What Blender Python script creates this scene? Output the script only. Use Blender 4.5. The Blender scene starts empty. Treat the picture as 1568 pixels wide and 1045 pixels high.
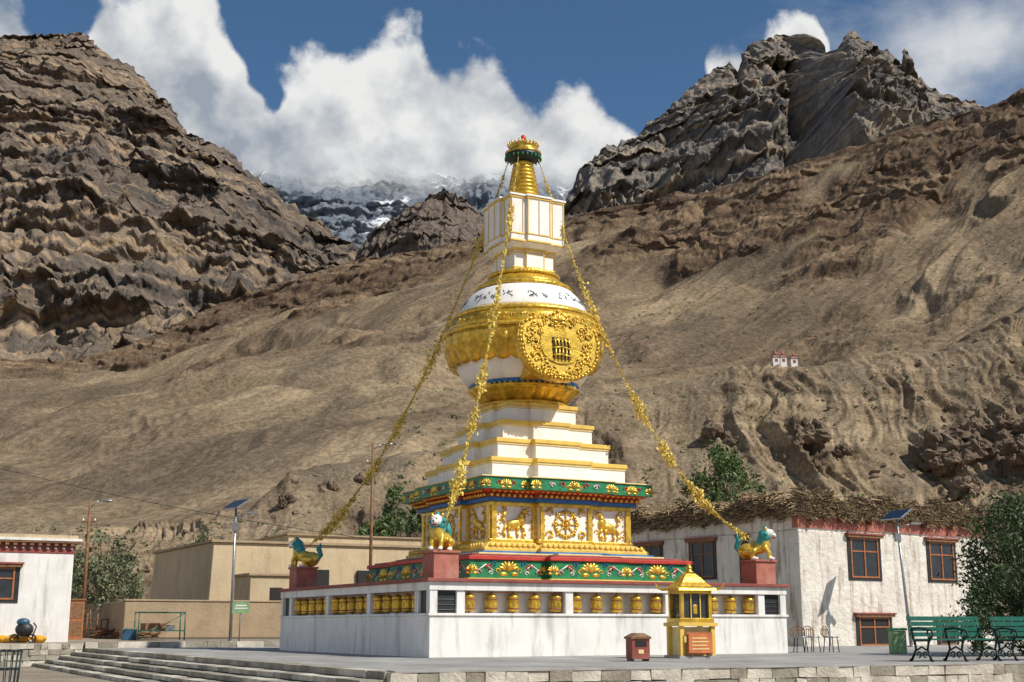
import bpy, math, random, numpy as np
from mathutils import Vector, Matrix
random.seed(7)
rng = np.random.default_rng(7)
scene = bpy.context.scene
R = math.radians

# ------------------------------------------------------------------ survey
F = 1988.0; PITCH = R(12.37); CP, SP = math.cos(PITCH), math.sin(PITCH); EYE = 0.73
def sight(u, v, y):
    """world x,z of a landmark seen on a bearing, standing at real distance y"""
    xc = (np.asarray(u, float) - 784) / F; yc = (522.5 - np.asarray(v, float)) / F
    dy = CP - yc * SP; dz = SP + yc * CP
    return xc / dy * y, EYE + dz / dy * y
def unsight(x, y, z):
    d = y * CP + (z - EYE) * SP
    h = -y * SP + (z - EYE) * CP
    return 784 + F * x / d, 522.5 - F * h / d

# ------------------------------------------------------------------ noise
_p = rng.permutation(256); _p = np.concatenate([_p, _p, _p])
_g = rng.normal(size=(256, 3)); _g /= np.linalg.norm(_g, axis=1)[:, None]
def pn(x, y, z):
    x, y, z = np.broadcast_arrays(x, y, z)
    xi = np.floor(x).astype(int); yi = np.floor(y).astype(int); zi = np.floor(z).astype(int)
    xf, yf, zf = x - xi, y - yi, z - zi
    u = xf**3*(xf*(xf*6-15)+10); v = yf**3*(yf*(yf*6-15)+10); w = zf**3*(zf*(zf*6-15)+10)
    xi &= 255; yi &= 255; zi &= 255
    r = 0
    for a in (0, 1):
        for b in (0, 1):
            for c in (0, 1):
                h = _p[_p[_p[(xi+a) & 255] + ((yi+b) & 255)] + ((zi+c) & 255)]
                g = _g[h]
                d = g[..., 0]*(xf-a) + g[..., 1]*(yf-b) + g[..., 2]*(zf-c)
                r = r + d*(u if a else 1-u)*(v if b else 1-v)*(w if c else 1-w)
    return r*1.5
def fbm(x, y, z, o=5, rough=.5):
    s = 0; a = 1; f = 1
    for i in range(o):
        s = s + a*pn(x*f+i*7.3, y*f+i*3.1, z*f+i*5.7); a *= rough; f *= 2.03
    return s
def ridged(x, y, z, o=5, rough=.5):
    s = 0; a = 1; f = 1
    for i in range(o):
        s = s + a*(1-2*np.abs(pn(x*f+i*7.3, y*f+i*3.1, z*f+i*5.7))); a *= rough; f *= 2.07
    return s
def sst(a, b, x):
    t = np.clip((x-a)/(b-a), 0, 1); return t*t*(3-2*t)
def tri(q, c=.38):
    q = q-np.floor(q); return np.where(q < c, q/c, (1-q)/(1-c))

# ------------------------------------------------------------------ nodes
def nd(nt, t, ins=None, **kw):
    n = nt.nodes.new(t)
    for k, v in kw.items(): setattr(n, k, v)
    for k, v in (ins or {}).items():
        if isinstance(v, bpy.types.NodeSocket): nt.links.new(v, n.inputs[k])
        else: n.inputs[k].default_value = v
    return n
def mth(nt, op, a, b=None, c=None, clamp=False):
    ins = {0: a}
    if b is not None: ins[1] = b
    if c is not None: ins[2] = c
    return nd(nt, 'ShaderNodeMath', ins, operation=op, use_clamp=clamp).outputs[0]
def mix(nt, f, a, b, mode='MIX'):
    def c4(c): return c if isinstance(c, bpy.types.NodeSocket) else (*c[:3], 1)
    return nd(nt, 'ShaderNodeMixRGB', {0: f, 1: c4(a), 2: c4(b)}, blend_type=mode).outputs[0]
def noise(nt, vec, scale, detail=4, rough=.55, dist=0):
    return nd(nt, 'ShaderNodeTexNoise', {'Vector': vec, 'Scale': scale, 'Detail': detail, 'Roughness': rough, 'Distortion': dist})
def mapping(nt, vec, sc):
    return nd(nt, 'ShaderNodeMapping', {'Vector': vec, 'Scale': sc}).outputs[0]
def rng_(nt, v, a, b, c=0, d=1):
    return nd(nt, 'ShaderNodeMapRange', {0: v, 1: a, 2: b, 3: c, 4: d}, interpolation_type='SMOOTHSTEP').outputs[0]
def newmat(name):
    m = bpy.data.materials.new(name); m.use_nodes = True
    nt = m.node_tree; b = nt.nodes['Principled BSDF']
    return m, nt, b
def sc(c, k): return tuple(min(1, x*k) for x in c[:3])
def paint(name, col, rough=.7, metal=0., var=.18, scale=3., bump=.25, bscale=30., dirt=None, dirt_amt=.5, streak=False, bdist=.01):
    m, nt, b = newmat(name)
    tc = nd(nt, 'ShaderNodeTexCoord').outputs['Object']
    n1 = noise(nt, tc, scale, 3, .6).outputs[0]
    f = rng_(nt, n1, .3, .7)
    c = mix(nt, f, sc(col, 1-var), sc(col, 1+var))
    if dirt:
        v = mapping(nt, tc, (1.2, 1.2, .18) if streak else (.7, .7, .7))
        n2 = noise(nt, v, 2.6 if streak else 1.5, 6, .68).outputs[0]
        f2 = rng_(nt, n2, .48, .7, 0, dirt_amt)
        c = mix(nt, f2, c, dirt)
    nt.links.new(c, b.inputs['Base Color'])
    b.inputs['Roughness'].default_value = rough; b.inputs['Metallic'].default_value = metal
    n3 = noise(nt, tc, bscale, 2, .6).outputs[0]
    bp = nd(nt, 'ShaderNodeBump', {'Height': n3, 'Strength': bump, 'Distance': bdist}).outputs[0]
    nt.links.new(bp, b.inputs['Normal'])
    return m

M = {}
M['gold'] = paint('gold_paint', (.68, .43, .05), .3, .55, .28, 5, .6, 22, (.22, .13, .03), .5)
M['goldrelief'] = paint('gold_relief', (.76, .5, .07), .3, .5, .28, 9, .4, 40, (.26, .15, .035), .4)
M['yellow'] = paint('ochre_yellow', (.76, .51, .1), .6, 0, .1, 4, .15, 30, (.42, .27, .08), .4)
M['cream'] = paint('cream_edge', (.78, .64, .3), .6, 0, .1, 4, .15, 30, (.6, .45, .2), .3)
M['white'] = paint('whitewash', (.84, .82, .78), .7, 0, .05, 3, .25, 25, (.52, .48, .42), .4, True)
M['wallwhite'] = paint('wall_whitewash', (.78, .77, .74), .8, 0, .06, 1.5, .35, 12, (.38, .36, .33), .6, True)
M['green'] = paint('green_enamel', (.015, .2, .08), .5, 0, .3, 5, .2, 30)
M['red'] = paint('red_enamel', (.5, .045, .03), .55, 0, .2, 5, .2, 30)
M['maroon'] = paint('maroon_paint', (.26, .06, .045), .7, 0, .15, 4, .2, 30, (.35, .16, .12), .5)
M['pedestal'] = paint('red_plaster', (.4, .14, .1), .85, 0, .15, 4, .3, 30, (.48, .27, .2), .6)
M['blue'] = paint('blue_enamel', (.02, .14, .4), .5, 0, .2, 5, .2, 30)
M['teal'] = paint('teal_enamel', (.03, .28, .27), .5, 0, .3, 12, .3, 50)
M['pink'] = paint('pink_enamel', (.6, .3, .3), .5, 0, .2, 5, .1, 30)
M['dark'] = paint('dark_recess', (.012, .012, .012), .6)
M['black'] = paint('black_paint', (.02, .02, .022), .5, 0, .3, 5)
M['iron'] = paint('dark_iron', (.02, .035, .03), .45, .4, .3, 8)
M['steel'] = paint('galvanised_steel', (.35, .36, .37), .4, .7, .15, 8)
M['panel'] = paint('solar_cells', (.02, .03, .06), .2, .2, .1, 20)
M['concrete'] = paint('concrete', (.36, .35, .33), .85, 0, .14, 1.2, .3, 30, (.22, .2, .17), .5)
M['mud'] = paint('mud_plaster', (.36, .27, .17), .9, 0, .12, .8, .5, 8, (.25, .18, .11), .5, False, bdist=.04)
M['mudlight'] = paint('tan_plaster', (.52, .41, .26), .9, 0, .1, .6, .4, 8, (.36, .27, .17), .6, True, bdist=.04)
M['mudhouse'] = paint('old_limewash', (.68, .64, .57), .9, 0, .1, 1.2, .8, 5, (.3, .22, .15), .95, True, bdist=.07)
M['wood'] = paint('weathered_wood', (.2, .1, .045), .7, 0, .3, 8, .4, 40)
M['orangewood'] = paint('varnished_wood', (.36, .13, .045), .5, 0, .2, 8, .3, 40)
M['thatch'] = paint('brushwood', (.28, .2, .115), .95, 0, .45, 9, .8, 30, (.12, .08, .045), .7, bdist=.05)
M['straw'] = paint('straw', (.48, .36, .21), .95, 0, .35, 9, .8, 30)
M['stone'] = paint('light_stone', (.55, .51, .43), .9, 0, .22, 2.2, .8, 16, (.33, .28, .21), .6, bdist=.03)
M['stone2'] = paint('grey_stone', (.3, .275, .22), .9, 0, .22, 2.2, .8, 16, (.19, .16, .12), .6, bdist=.03)
M['mortar'] = paint('mortar', (.17, .155, .13), .95)
M['bench'] = paint('bench_green', (.01, .12, .085), .4, 0, .2, 8)
M['cloth'] = paint('yellow_cloth', (.78, .58, .13), .8, 0, .35, 25, .2, 60)
M['rope'] = paint('rope', (.45, .34, .1), .9)
M['bark'] = paint('bark', (.13, .1, .07), .9, 0, .3, 10, .8, 30)
M['signgreen'] = paint('sign_green', (.25, .42, .2), .6)
M['glass'] = paint('window_glass', (.03, .035, .04), .08, 0, .2, 3, .02, 5)
M['orange'] = paint('orange_board', (.55, .16, .05), .6)
M['water_blue'] = paint('blue_plastic', (.03, .09, .16), .4)
M['sack'] = paint('yellow_sack', (.75, .36, .02), .8, 0, .15, 12, .6, 25)
M['ink'] = paint('mantra_ink', (.16, .18, .24), .7)
M['redball'] = paint('red_finial', (.6, .03, .03), .4)
M['crag'] = paint('crag_rock', (.125, .087, .058), .95, 0, .35, .35, 1., 1.2, (.21, .155, .1), .6, bdist=.3)
M['boulder'] = paint('loose_stone', (.18, .135, .09), .95, 0, .3, .5, .6, 4, bdist=.1)
def leafmat(name, col):
    m, nt, b = newmat(name)
    oi = nd(nt, 'ShaderNodeNewGeometry')
    tc = nd(nt, 'ShaderNodeTexCoord').outputs['Object']
    n = noise(nt, tc, 2.2, 2).outputs[0]
    r = oi.outputs['Random Per Island']
    c = mix(nt, rng_(nt, n, .35, .65), sc(col, .6), sc(col, 1.3))
    c = mix(nt, mth(nt, 'MULTIPLY', r, .6), c, (col[0]*1.7, col[1]*1.45, col[2]*1.1))
    nt.links.new(c, b.inputs['Base Color']); b.inputs['Roughness'].default_value = .6
    return m
M['leaf'] = leafmat('foliage_green', (.07, .12, .033))
M['leafgrey'] = leafmat('foliage_willow', (.12, .145, .078))
M['leafdark'] = leafmat('foliage_dark', (.04, .076, .023))

# ------------------------------------------------------------------ mesh builder
class MB:
    def __init__(s): s.v = []; s.f = []; s.m = []; s.s = []; s.ml = []; s.M = Matrix()
    def mi(s, k):
        if k not in s.ml: s.ml.append(k)
        return s.ml.index(k)
    def add(s, vs, fs, k, smooth=False):
        o = len(s.v); Mx = s.M
        s.v += [tuple(Mx @ Vector(p)) for p in vs]
        i = s.mi(k)
        for f in fs: s.f.append(tuple(a+o for a in f)); s.m.append(i); s.s.append(smooth)
    def box(s, c, d, k, rz=0, jit=0):
        x, y, z = d[0]/2, d[1]/2, d[2]/2; vs = []
        ca, sa = math.cos(rz), math.sin(rz)
        for a in (-x, x):
            for b in (-y, y):
                for e in (-z, z):
                    j = [random.uniform(-jit, jit) for _ in range(3)] if jit else (0, 0, 0)
                    vs.append((c[0]+a*ca-b*sa+j[0], c[1]+a*sa+b*ca+j[1], c[2]+e+j[2]))
        s.add(vs, [(0, 1, 3, 2), (4, 6, 7, 5), (0, 4, 5, 1), (2, 3, 7, 6), (0, 2, 6, 4), (1, 5, 7, 3)], k)
    def bx(s, x0, x1, y0, y1, z0, z1, k): s.box(((x0+x1)/2, (y0+y1)/2, (z0+z1)/2), (x1-x0, y1-y0, z1-z0), k)
    def prism(s, poly, z0, z1, k, poly2=None, caps=True):
        n = len(poly); p2 = poly2 or poly
        vs = [(p[0], p[1], z0) for p in poly]+[(p[0], p[1], z1) for p in p2]
        fs = [(i, (i+1) % n, n+(i+1) % n, n+i) for i in range(n)]
        if caps: fs += [tuple(range(n-1, -1, -1)), tuple(range(n, 2*n))]
        s.add(vs, fs, k)
    def lathe(s, prof, n, k, c=(0, 0), mod=None, smooth=True):
        vs = []; fs = []
        for j, (r, z) in enumerate(prof):
            for i in range(n):
                th = 2*math.pi*i/n; rr, zz = (r, z) if not mod else mod(r, z, th, j)
                vs.append((c[0]+rr*math.cos(th), c[1]+rr*math.sin(th), zz))
        for j in range(len(prof)-1):
            for i in range(n):
                a = j*n+i; b = j*n+(i+1) % n; fs.append((a, b, b+n, a+n))
        fs.append(tuple(range(n-1, -1, -1))); fs.append(tuple(range((len(prof)-1)*n, len(prof)*n)))
        s.add(vs, fs, k, smooth)
    def cyl(s, p0, p1, r0, r1, k, n=8, smooth=True):
        p0 = Vector(p0); p1 = Vector(p1); d = (p1-p0)
        if d.length < 1e-6: return
        d.normalize(); a = d.orthogonal().normalized(); b = d.cross(a)
        vs = [tuple(p+(a*math.cos(2*math.pi*i/n)+b*math.sin(2*math.pi*i/n))*r) for p, r in ((p0, r0), (p1, r1)) for i in range(n)]
        fs = [(i, (i+1) % n, n+(i+1) % n, n+i) for i in range(n)]+[tuple(range(n-1, -1, -1)), tuple(range(n, 2*n))]
        s.add(vs, fs, k, smooth)
    def tube(s, pts, rad, k, n=6):
        for i in range(len(pts)-1):
            ra = rad[i] if isinstance(rad, (list, tuple)) else rad
            rb = rad[i+1] if isinstance(rad, (list, tuple)) else rad
            s.cyl(pts[i], pts[i+1], ra, rb, k, n)
    def ell(s, c, r, k, nu=10, nv=7, rot=None):
        vs = []; fs = []
        for j in range(nv+1):
            ph = math.pi*j/nv
            for i in range(nu):
                th = 2*math.pi*i/nu
                p = Vector((r[0]*math.sin(ph)*math.cos(th), r[1]*math.sin(ph)*math.sin(th), -r[2]*math.cos(ph)))
                if rot is not None: p = rot @ p
                vs.append((c[0]+p.x, c[1]+p.y, c[2]+p.z))
        for j in range(nv):
            for i in range(nu):
                a = j*nu+i; b = j*nu+(i+1) % nu; fs.append((a, b, b+nu, a+nu))
        s.add(vs, fs, k, True)
    def torus(s, c, R0, r, k, a0=0, a1=2*math.pi, n=20, m=6, plane='xz', sq=1.0):
        pts = []
        for i in range(n+1):
            a = a0+(a1-a0)*i/n
            if plane == 'xz': pts.append((c[0]+R0*math.cos(a), c[1], c[2]+R0*sq*math.sin(a)))
            else: pts.append((c[0]+R0*math.cos(a), c[1]+R0*math.sin(a), c[2]))
        s.tube(pts, r, k, m)
    def remap(s, xs, ys):
        s.v = [(p[0], p[1], float(np.interp(p[2], xs, ys))) for p in s.v]
    def obj(s, name, parent=None, loc=(0, 0, 0), rz=0, bevel=0):
        me = bpy.data.meshes.new(name); me.from_pydata(s.v, [], s.f)
        for k in s.ml: me.materials.append(M[k])
        me.polygons.foreach_set('material_index', s.m); me.polygons.foreach_set('use_smooth', s.s); me.update()
        o = bpy.data.objects.new(name, me); scene.collection.objects.link(o)
        o.location = loc; o.rotation_euler = (0, 0, rz)
        if parent: o.parent = parent
        if bevel:
            bm = o.modifiers.new('bevel', 'BEVEL'); bm.width = bevel; bm.segments = 2; bm.limit_method = 'ANGLE'; bm.angle_limit = R(50)
        return o
def empty(name, loc=(0, 0, 0), rz=0):
    e = bpy.data.objects.new(name, None); scene.collection.objects.link(e); e.location = loc; e.rotation_euler = (0, 0, rz)
    e.empty_display_size = .2
    return e

# ------------------------------------------------------------------ terrain
def gridmesh(name, X, Y, Z, mat, smooth=True, col=None):
    nt_, nu_ = X.shape
    co = np.stack([X, Y, Z], -1).reshape(-1, 3).astype(np.float32)
    idx = np.arange(nt_*nu_).reshape(nt_, nu_)
    q = np.stack([idx[:-1, :-1], idx[:-1, 1:], idx[1:, 1:], idx[1:, :-1]], -1).reshape(-1, 4).astype(np.int32)
    me = bpy.data.meshes.new(name)
    me.vertices.add(len(co)); me.vertices.foreach_set('co', co.ravel())
    me.loops.add(q.size); me.loops.foreach_set('vertex_index', q.ravel())
    me.polygons.add(len(q)); me.polygons.foreach_set('loop_start', np.arange(0, q.size, 4, dtype=np.int32))
    me.polygons.foreach_set('loop_total', np.full(len(q), 4, dtype=np.int32))
    me.update(calc_edges=True)
    me.polygons.foreach_set('use_smooth', np.full(len(me.polygons), smooth))
    if col is not None:
        at = me.color_attributes.new('Col', 'FLOAT_COLOR', 'POINT')
        cc = np.concatenate([col.reshape(-1, 3), np.ones((len(co), 1))], 1).astype(np.float32)
        at.data.foreach_set('color', cc.ravel())
    me.materials.append(mat)
    o = bpy.data.objects.new(name, me); scene.collection.objects.link(o)
    return o
def terrain(name, sky, yc, yfoot, zfoot, nu, nt_, u0, u1, disp, colf, mat, prof, back=.3, backslope=-.6, sig=30, topb=.82):
    us = np.linspace(u0, u1, nu); vs = np.interp(us, [p[0] for p in sky], [p[1] for p in sky])
    s_ = sig*nu/(u1-u0); kk = np.arange(-int(3*s_), int(3*s_)+1); g = np.exp(-.5*(kk/s_)**2); g /= g.sum()
    vss = np.convolve(np.pad(vs, len(kk)//2, mode='edge'), g, 'valid')
    ycr = np.interp(us, [p[0] for p in yc], [p[1] for p in yc])
    yf = np.interp(us, [p[0] for p in yfoot], [p[1] for p in yfoot]) if isinstance(yfoot, list) else np.full(nu, yfoot)
    _, zc = sight(us, vs, ycr); xr, zs = sight(us, vss, ycr); rat = xr/ycr
    nb = max(6, int(nt_*.12))
    t = np.linspace(0, 1, nt_)[:, None]
    Y = yf+(ycr-yf)*t; Z = zfoot+(zs-zfoot)*prof(t)+(zc-zs)*sst(topb, 1., t)
    tb = np.linspace(0, 1, nb+1)[1:, None]
    Yb = ycr+(ycr-yf)*back*tb; Zb = zc+(Yb-ycr)*backslope
    Y = np.vstack([Y, Yb]); Z = np.vstack([Z, Zb]); T = np.vstack([t+0*us, 1+tb+0*us]); X = rat*Y
    dx, dy, dz, k = disp(X, Y, Z, T, us)
    dz = dz+(Z-EYE)*dy/Y*sst(.55, 1., T)   # a buttress standing nearer is also lower, so the crest line holds
    X, Y, Z = X+dx, Y+dy, Z+dz
    P = np.stack([X, Y, Z], -1); du = np.gradient(P, axis=1); dt = np.gradient(P, axis=0)
    n = np.cross(du, dt); n /= np.linalg.norm(n, axis=-1, keepdims=True)+1e-9
    c = colf(X, Y, Z, T, n, k)
    gridmesh(name, X, Y, Z, mat, True, c)
    return X, Y, Z
def lerp3(a, b, f): return np.asarray(a)*(1-f[..., None])+np.asarray(b)*f[..., None]
def pal(cols, f):
    cols = np.array(cols); xs = np.linspace(0, 1, len(cols))
    return np.stack([np.interp(f, xs, cols[:, i]) for i in range(3)], -1)
def tmat(name, grain, bsc, bd, fade=None, bstr=.9, gamp=.3):
    m, nt, b = newmat(name)
    pos = nd(nt, 'ShaderNodeNewGeometry').outputs['Position']
    at = nd(nt, 'ShaderNodeAttribute', attribute_name='Col').outputs['Color']
    gr = noise(nt, pos, grain, 2, .7).outputs[0]
    c = mix(nt, 1., at, mix(nt, rng_(nt, gr, .3, .7), (1-gamp,)*3, (1+gamp*.8,)*3), 'MULTIPLY')
    nt.links.new(c, b.inputs['Base Color']); b.inputs['Roughness'].default_value = .95
    b.inputs['Specular IOR Level'].default_value = .1
    bn = noise(nt, pos, bsc, 3, .7).outputs[0]
    nt.links.new(nd(nt, 'ShaderNodeBump', {'Height': bn, 'Strength': bstr, 'Distance': bd}).outputs[0], b.inputs['Normal'])
    if fade:
        z = nd(nt, 'ShaderNodeSeparateXYZ', {0: pos}).outputs[2]
        fn = noise(nt, pos, fade[2], 4, .6).outputs[0]
        zz = mth(nt, 'ADD', z, mth(nt, 'MULTIPLY', mth(nt, 'SUBTRACT', fn, .5), (fade[1]-fade[0])*2.))
        nt.links.new(rng_(nt, zz, fade[0], fade[1], 1, 0), b.inputs['Alpha'])
    return m
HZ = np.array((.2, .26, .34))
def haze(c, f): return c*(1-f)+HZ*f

# --- hillside with crest crags; fall line runs down towards the left
def fall(X, Y): return X*.62-Y*.78, X*.78+Y*.62
def d_scree(X, Y, Z, T, us):
    n0 = fbm(X/170, Y/170, 0*X+1, 4)
    amp = sst(.0, .3, T)*(1-.85*sst(.85, 1., T))
    ac, al = fall(X, Y)
    crag = sst(.76, .88, T+.2*fbm(ac/50, al/60, 0*X+4, 4))
    rg = ridged(ac/18, al/36, Z/20, 6, .58)-.9
    wv = fbm(X/60, Y/60, 0*X+8, 3)
    g = ridged(ac/20+wv*.6, al/130, 0*X+9, 5, .5)-.9
    g2 = ridged(ac/55+wv*.8, al/260, 0*X+19, 3, .5)-.8
    q = (Z+7*fbm(X/60, Y/60, Z/60, 3))/11
    out = sst(.3, .65, fbm(ac/45, al/90, 0*X+21, 5)+.15)*sst(.3, .5, T)
    k = np.clip(crag+out*.6, 0, 1)
    fade = 1-.5*sst(.93, 1., T)
    dz = n0*14*amp + k*rg*2.6*fade + (1-k)*sst(.02, .12, T)*(g*1.6+fbm(X/9, Y/9, 0*X, 4)*.35)+g2*4*amp*sst(.15, .4, T)
    dy = -k*(tri(q)*4+rg*2.4+tri(q*2.7)*1.6)
    return k*fbm(X/12, Y/12, Z/12, 3)*1.4, dy, dz, k
def c_scree(X, Y, Z, T, n, k):
    ac, al = fall(X, Y)
    w = fbm(X/40, Y/40, 0*X, 3)
    st = fbm(ac/5+w, al/110, 0*X+3, 5, .6)
    st2 = fbm(ac/22+w, al/200, 0*X+33, 4, .6)
    pt = fbm(X/70, Y/70, 0*X+11, 5)
    c = lerp3((.172, .127, .083), (.262, .198, .125), sst(-.5, .5, pt))
    c = c*(1+.26*np.clip(st, -1, 1)+.22*np.clip(st2, -1, 1))[..., None]
    dk = sst(.05, .5, fbm(X/28, Y/60, 0*X+31, 5))
    c = lerp3(c, (.12, .093, .066), dk*.65)
    s = fbm(X/300, Y/300, (Z+6*w)/5, 5, .65)
    rock = pal([(.075, .05, .034), (.145, .097, .062), (.1, .07, .047), (.225, .16, .1)], sst(-.6, .6, s))
    kk = np.clip(k*1.2, 0, 1)*(1-.7*sst(.8, .93, n[..., 2]))
    return lerp3(c, rock, np.clip(kk+.25*k, 0, 1))
sky1 = [(-260, 600), (0, 562), (60, 560), (100, 556), (200, 532), (270, 500), (340, 466), (400, 446), (480, 426), (560, 402), (650, 386), (730, 372), (800, 352), (880, 334), (960, 316), (1000, 312), (1035, 292), (1060, 298), (1100, 286), (1200, 256), (1300, 226), (1400, 192), (1500, 164), (1568, 130), (1850, 40)]
m_scree = tmat('scree_ground', .8, .55, .55)
TS = terrain('hillside', sky1, [(-260, 560), (0, 600), (400, 650), (800, 600), (1200, 480), (1568, 420), (1850, 400)], [(-260, 98), (400, 104), (800, 120), (1150, 150), (1850, 155)], -.5,
             1200, 470, -260, 1850, d_scree, c_scree, m_scree, lambda t: .9*t+.1*t**3, sig=75)
# --- eroded terrace
def d_bench(X, Y, Z, T, us):
    k = sst(.45, .65, T)*(1-sst(1.0, 1.4, T))
    cl = sst(-.2, .2, fbm(X/24, 0*X+3, 0*X+5, 3))
    fl = ridged(X/5.5+.5*fbm(X/11, Y/11, 0*X, 2), Y/30, Z/40, 5, .5)-.9
    n = fbm(X/30, Y/30, 0*X+2, 5)
    ex = sst(.1, .4, fbm(X/17, Y/30, 0*X+15, 3))*sst(.25, .4, T)*(1-sst(.75, .9, T))
    rk = ridged(X/7, Y/9, Z/5, 5, .55)-.9
    dz = n*2.0*sst(0, .3, T)*(1-.4*sst(.8, 1, T)) + fl*.8*k*(.25+cl) + fbm(X/4, Y/4, 0*X, 4)*.22*sst(.02, .1, T)+ex*rk*.7
    dy = -k*fl*1.9*(.2+cl)-k*cl*tri((Z+fbm(X/20, Y/20, Z/20, 2))/3.2)*.4-ex*rk*1.3
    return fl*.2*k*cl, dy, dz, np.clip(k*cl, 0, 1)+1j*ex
def c_bench(X, Y, Z, T, n, kc):
    k = kc.real; ex = kc.imag
    pt = fbm(X/14, Y/14, 0*X+11, 5)
    c = lerp3((.172, .13, .086), (.25, .193, .126), sst(-.5, .5, pt))
    s = fbm(X/120, Y/120, (Z)/1.3, 5, .65)
    rock = pal([(.17, .125, .08), (.27, .205, .132), (.22, .165, .107), (.33, .255, .165)], sst(-.6, .6, s))
    kk = (1-sst(.6, .88, n[..., 2]))*.7+.5*k
    c = lerp3(c, rock, np.clip(kk, 0, 1))
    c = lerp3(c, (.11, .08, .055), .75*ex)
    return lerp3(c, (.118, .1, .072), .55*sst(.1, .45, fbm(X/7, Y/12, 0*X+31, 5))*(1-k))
sky2 = [(-260, 800), (250, 800), (380, 772), (425, 742), (445, 718), (500, 706), (600, 697), (700, 690), (760, 655), (880, 612), (950, 600), (1050, 586), (1110, 566), (1180, 560), (1250, 562), (1300, 552), (1430, 540), (1500, 505), (1568, 470), (1850, 370)]
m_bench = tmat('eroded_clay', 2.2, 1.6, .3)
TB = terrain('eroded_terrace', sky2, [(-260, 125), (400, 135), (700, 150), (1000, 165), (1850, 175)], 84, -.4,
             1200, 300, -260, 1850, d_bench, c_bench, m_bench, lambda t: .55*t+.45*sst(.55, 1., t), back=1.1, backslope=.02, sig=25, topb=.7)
# --- big layered mountains
def mk_disp(S, A, lam, jag, tilt=.05, med_=.13, m0=.45, frc=9, jf=.07):
    def d(X, Y, Z, T, us):
        fade = 1-.85*sst(.86, 1., T)
        wx = fbm(X/S, Y/S, Z/S, 3)
        big = ridged(X/S+.3*wx, Y/(S*2.2), Z/(S*2.5), 4, .45)-.8
        med = ridged(X/(S*.2)+wx, Y/(S*.45), Z/(S*.7), 5, .58)-.8
        q = (Z+tilt*X+lam*.13*wx+lam*.04*fbm(X/40, Y/60, 0*X, 3))/lam
        mod = m0+(1-m0)*sst(-.25, .25, fbm(X/(S*.45), Y/(S*.5), Z/(S*.3)+9, 4))
        mod2 = .3+.7*sst(-.2, .25, fbm(X/(S*.3), Y/(S*.4), Z/(S*.12)+29, 4))
        cliff = sst(.0, .1, q-np.floor(q))*(1-sst(.38, .55, q-np.floor(q)))
        frac = (ridged(X/26, Y/260, Z/150, 4, .6)-.9)*cliff*mod
        dy = -(big*A+med*A*med_)*(1-.4*sst(.9, 1, T))-lam*(.42*mod*tri(q)+.2*mod2*tri(q*3.3+.3)+.075*mod*tri(q*9.1))-frac*frc
        dz = (big*A*.3+med*A*.05)*fade+(ridged(X/(S*jf), Y/(S*.3), 0*X, 4)-.9)*jag
        return med*A*.05*fade, dy, dz, q
    return d
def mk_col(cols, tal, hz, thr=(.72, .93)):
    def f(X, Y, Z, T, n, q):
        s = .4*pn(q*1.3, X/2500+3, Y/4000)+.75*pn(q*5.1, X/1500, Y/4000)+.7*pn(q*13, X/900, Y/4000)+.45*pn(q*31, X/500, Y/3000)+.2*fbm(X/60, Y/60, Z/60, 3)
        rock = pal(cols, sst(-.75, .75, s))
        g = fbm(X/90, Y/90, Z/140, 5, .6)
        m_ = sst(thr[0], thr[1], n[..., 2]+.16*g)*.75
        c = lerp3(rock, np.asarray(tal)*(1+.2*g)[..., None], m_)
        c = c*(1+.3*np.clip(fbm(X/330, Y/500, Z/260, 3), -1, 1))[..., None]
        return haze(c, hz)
    return f
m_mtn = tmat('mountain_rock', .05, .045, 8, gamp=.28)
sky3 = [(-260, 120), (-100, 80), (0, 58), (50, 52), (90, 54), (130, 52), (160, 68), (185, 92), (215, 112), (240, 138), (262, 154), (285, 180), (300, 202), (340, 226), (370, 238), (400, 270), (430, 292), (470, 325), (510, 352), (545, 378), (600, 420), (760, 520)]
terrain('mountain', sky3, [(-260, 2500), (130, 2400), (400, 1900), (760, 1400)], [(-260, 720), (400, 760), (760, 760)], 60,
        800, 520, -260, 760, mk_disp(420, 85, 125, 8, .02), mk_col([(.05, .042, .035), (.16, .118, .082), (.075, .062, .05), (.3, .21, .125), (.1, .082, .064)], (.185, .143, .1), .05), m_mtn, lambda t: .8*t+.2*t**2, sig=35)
sky4 = [(780, 420), (850, 330), (872, 300), (884, 268), (902, 240), (930, 226), (965, 214), (990, 192), (1010, 176), (1040, 150), (1068, 128), (1090, 108), (1108, 100), (1120, 112), (1128, 84), (1150, 66), (1185, 58), (1215, 52), (1228, 62), (1240, 84), (1250, 58), (1262, 50), (1285, 62), (1300, 72), (1325, 84), (1342, 104), (1352, 84), (1362, 80), (1375, 108), (1398, 122), (1425, 142), (1460, 156), (1495, 160), (1600, 172), (1850, 230)]
def d_right(X, Y, Z, T, us):
    dx, dy, dz, q = mk_disp(400, 95, 150, 14, -.05, .22, jf=.12)(X, Y, Z, T, us)
    w_ = 30*fbm(Z/300, 0*Z, 0*Z+3, 3)
    cleft = sst(1165, 1215, us+w_)*(1-sst(1215, 1232, us+w_))*sst(.35, .6, T)
    butt = sst(1225, 1245, us+w_)*(1-sst(1250, 1420, us+w_))*sst(.3, .6, T)
    return dx, dy+cleft*170-butt*190, dz, q
terrain('mountain', sky4, [(780, 2400), (1215, 3000), (1850, 2600)], [(780, 1000), (1850, 1100)], 150,
        800, 460, 780, 1850, d_right, mk_col([(.075, .066, .058), (.19, .157, .12), (.11, .096, .08), (.3, .228, .15), (.145, .125, .1)], (.21, .173, .127), .09, (.76, .95)), m_mtn, lambda t: .72*t+.28*t**2, sig=35, topb=.86)
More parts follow.
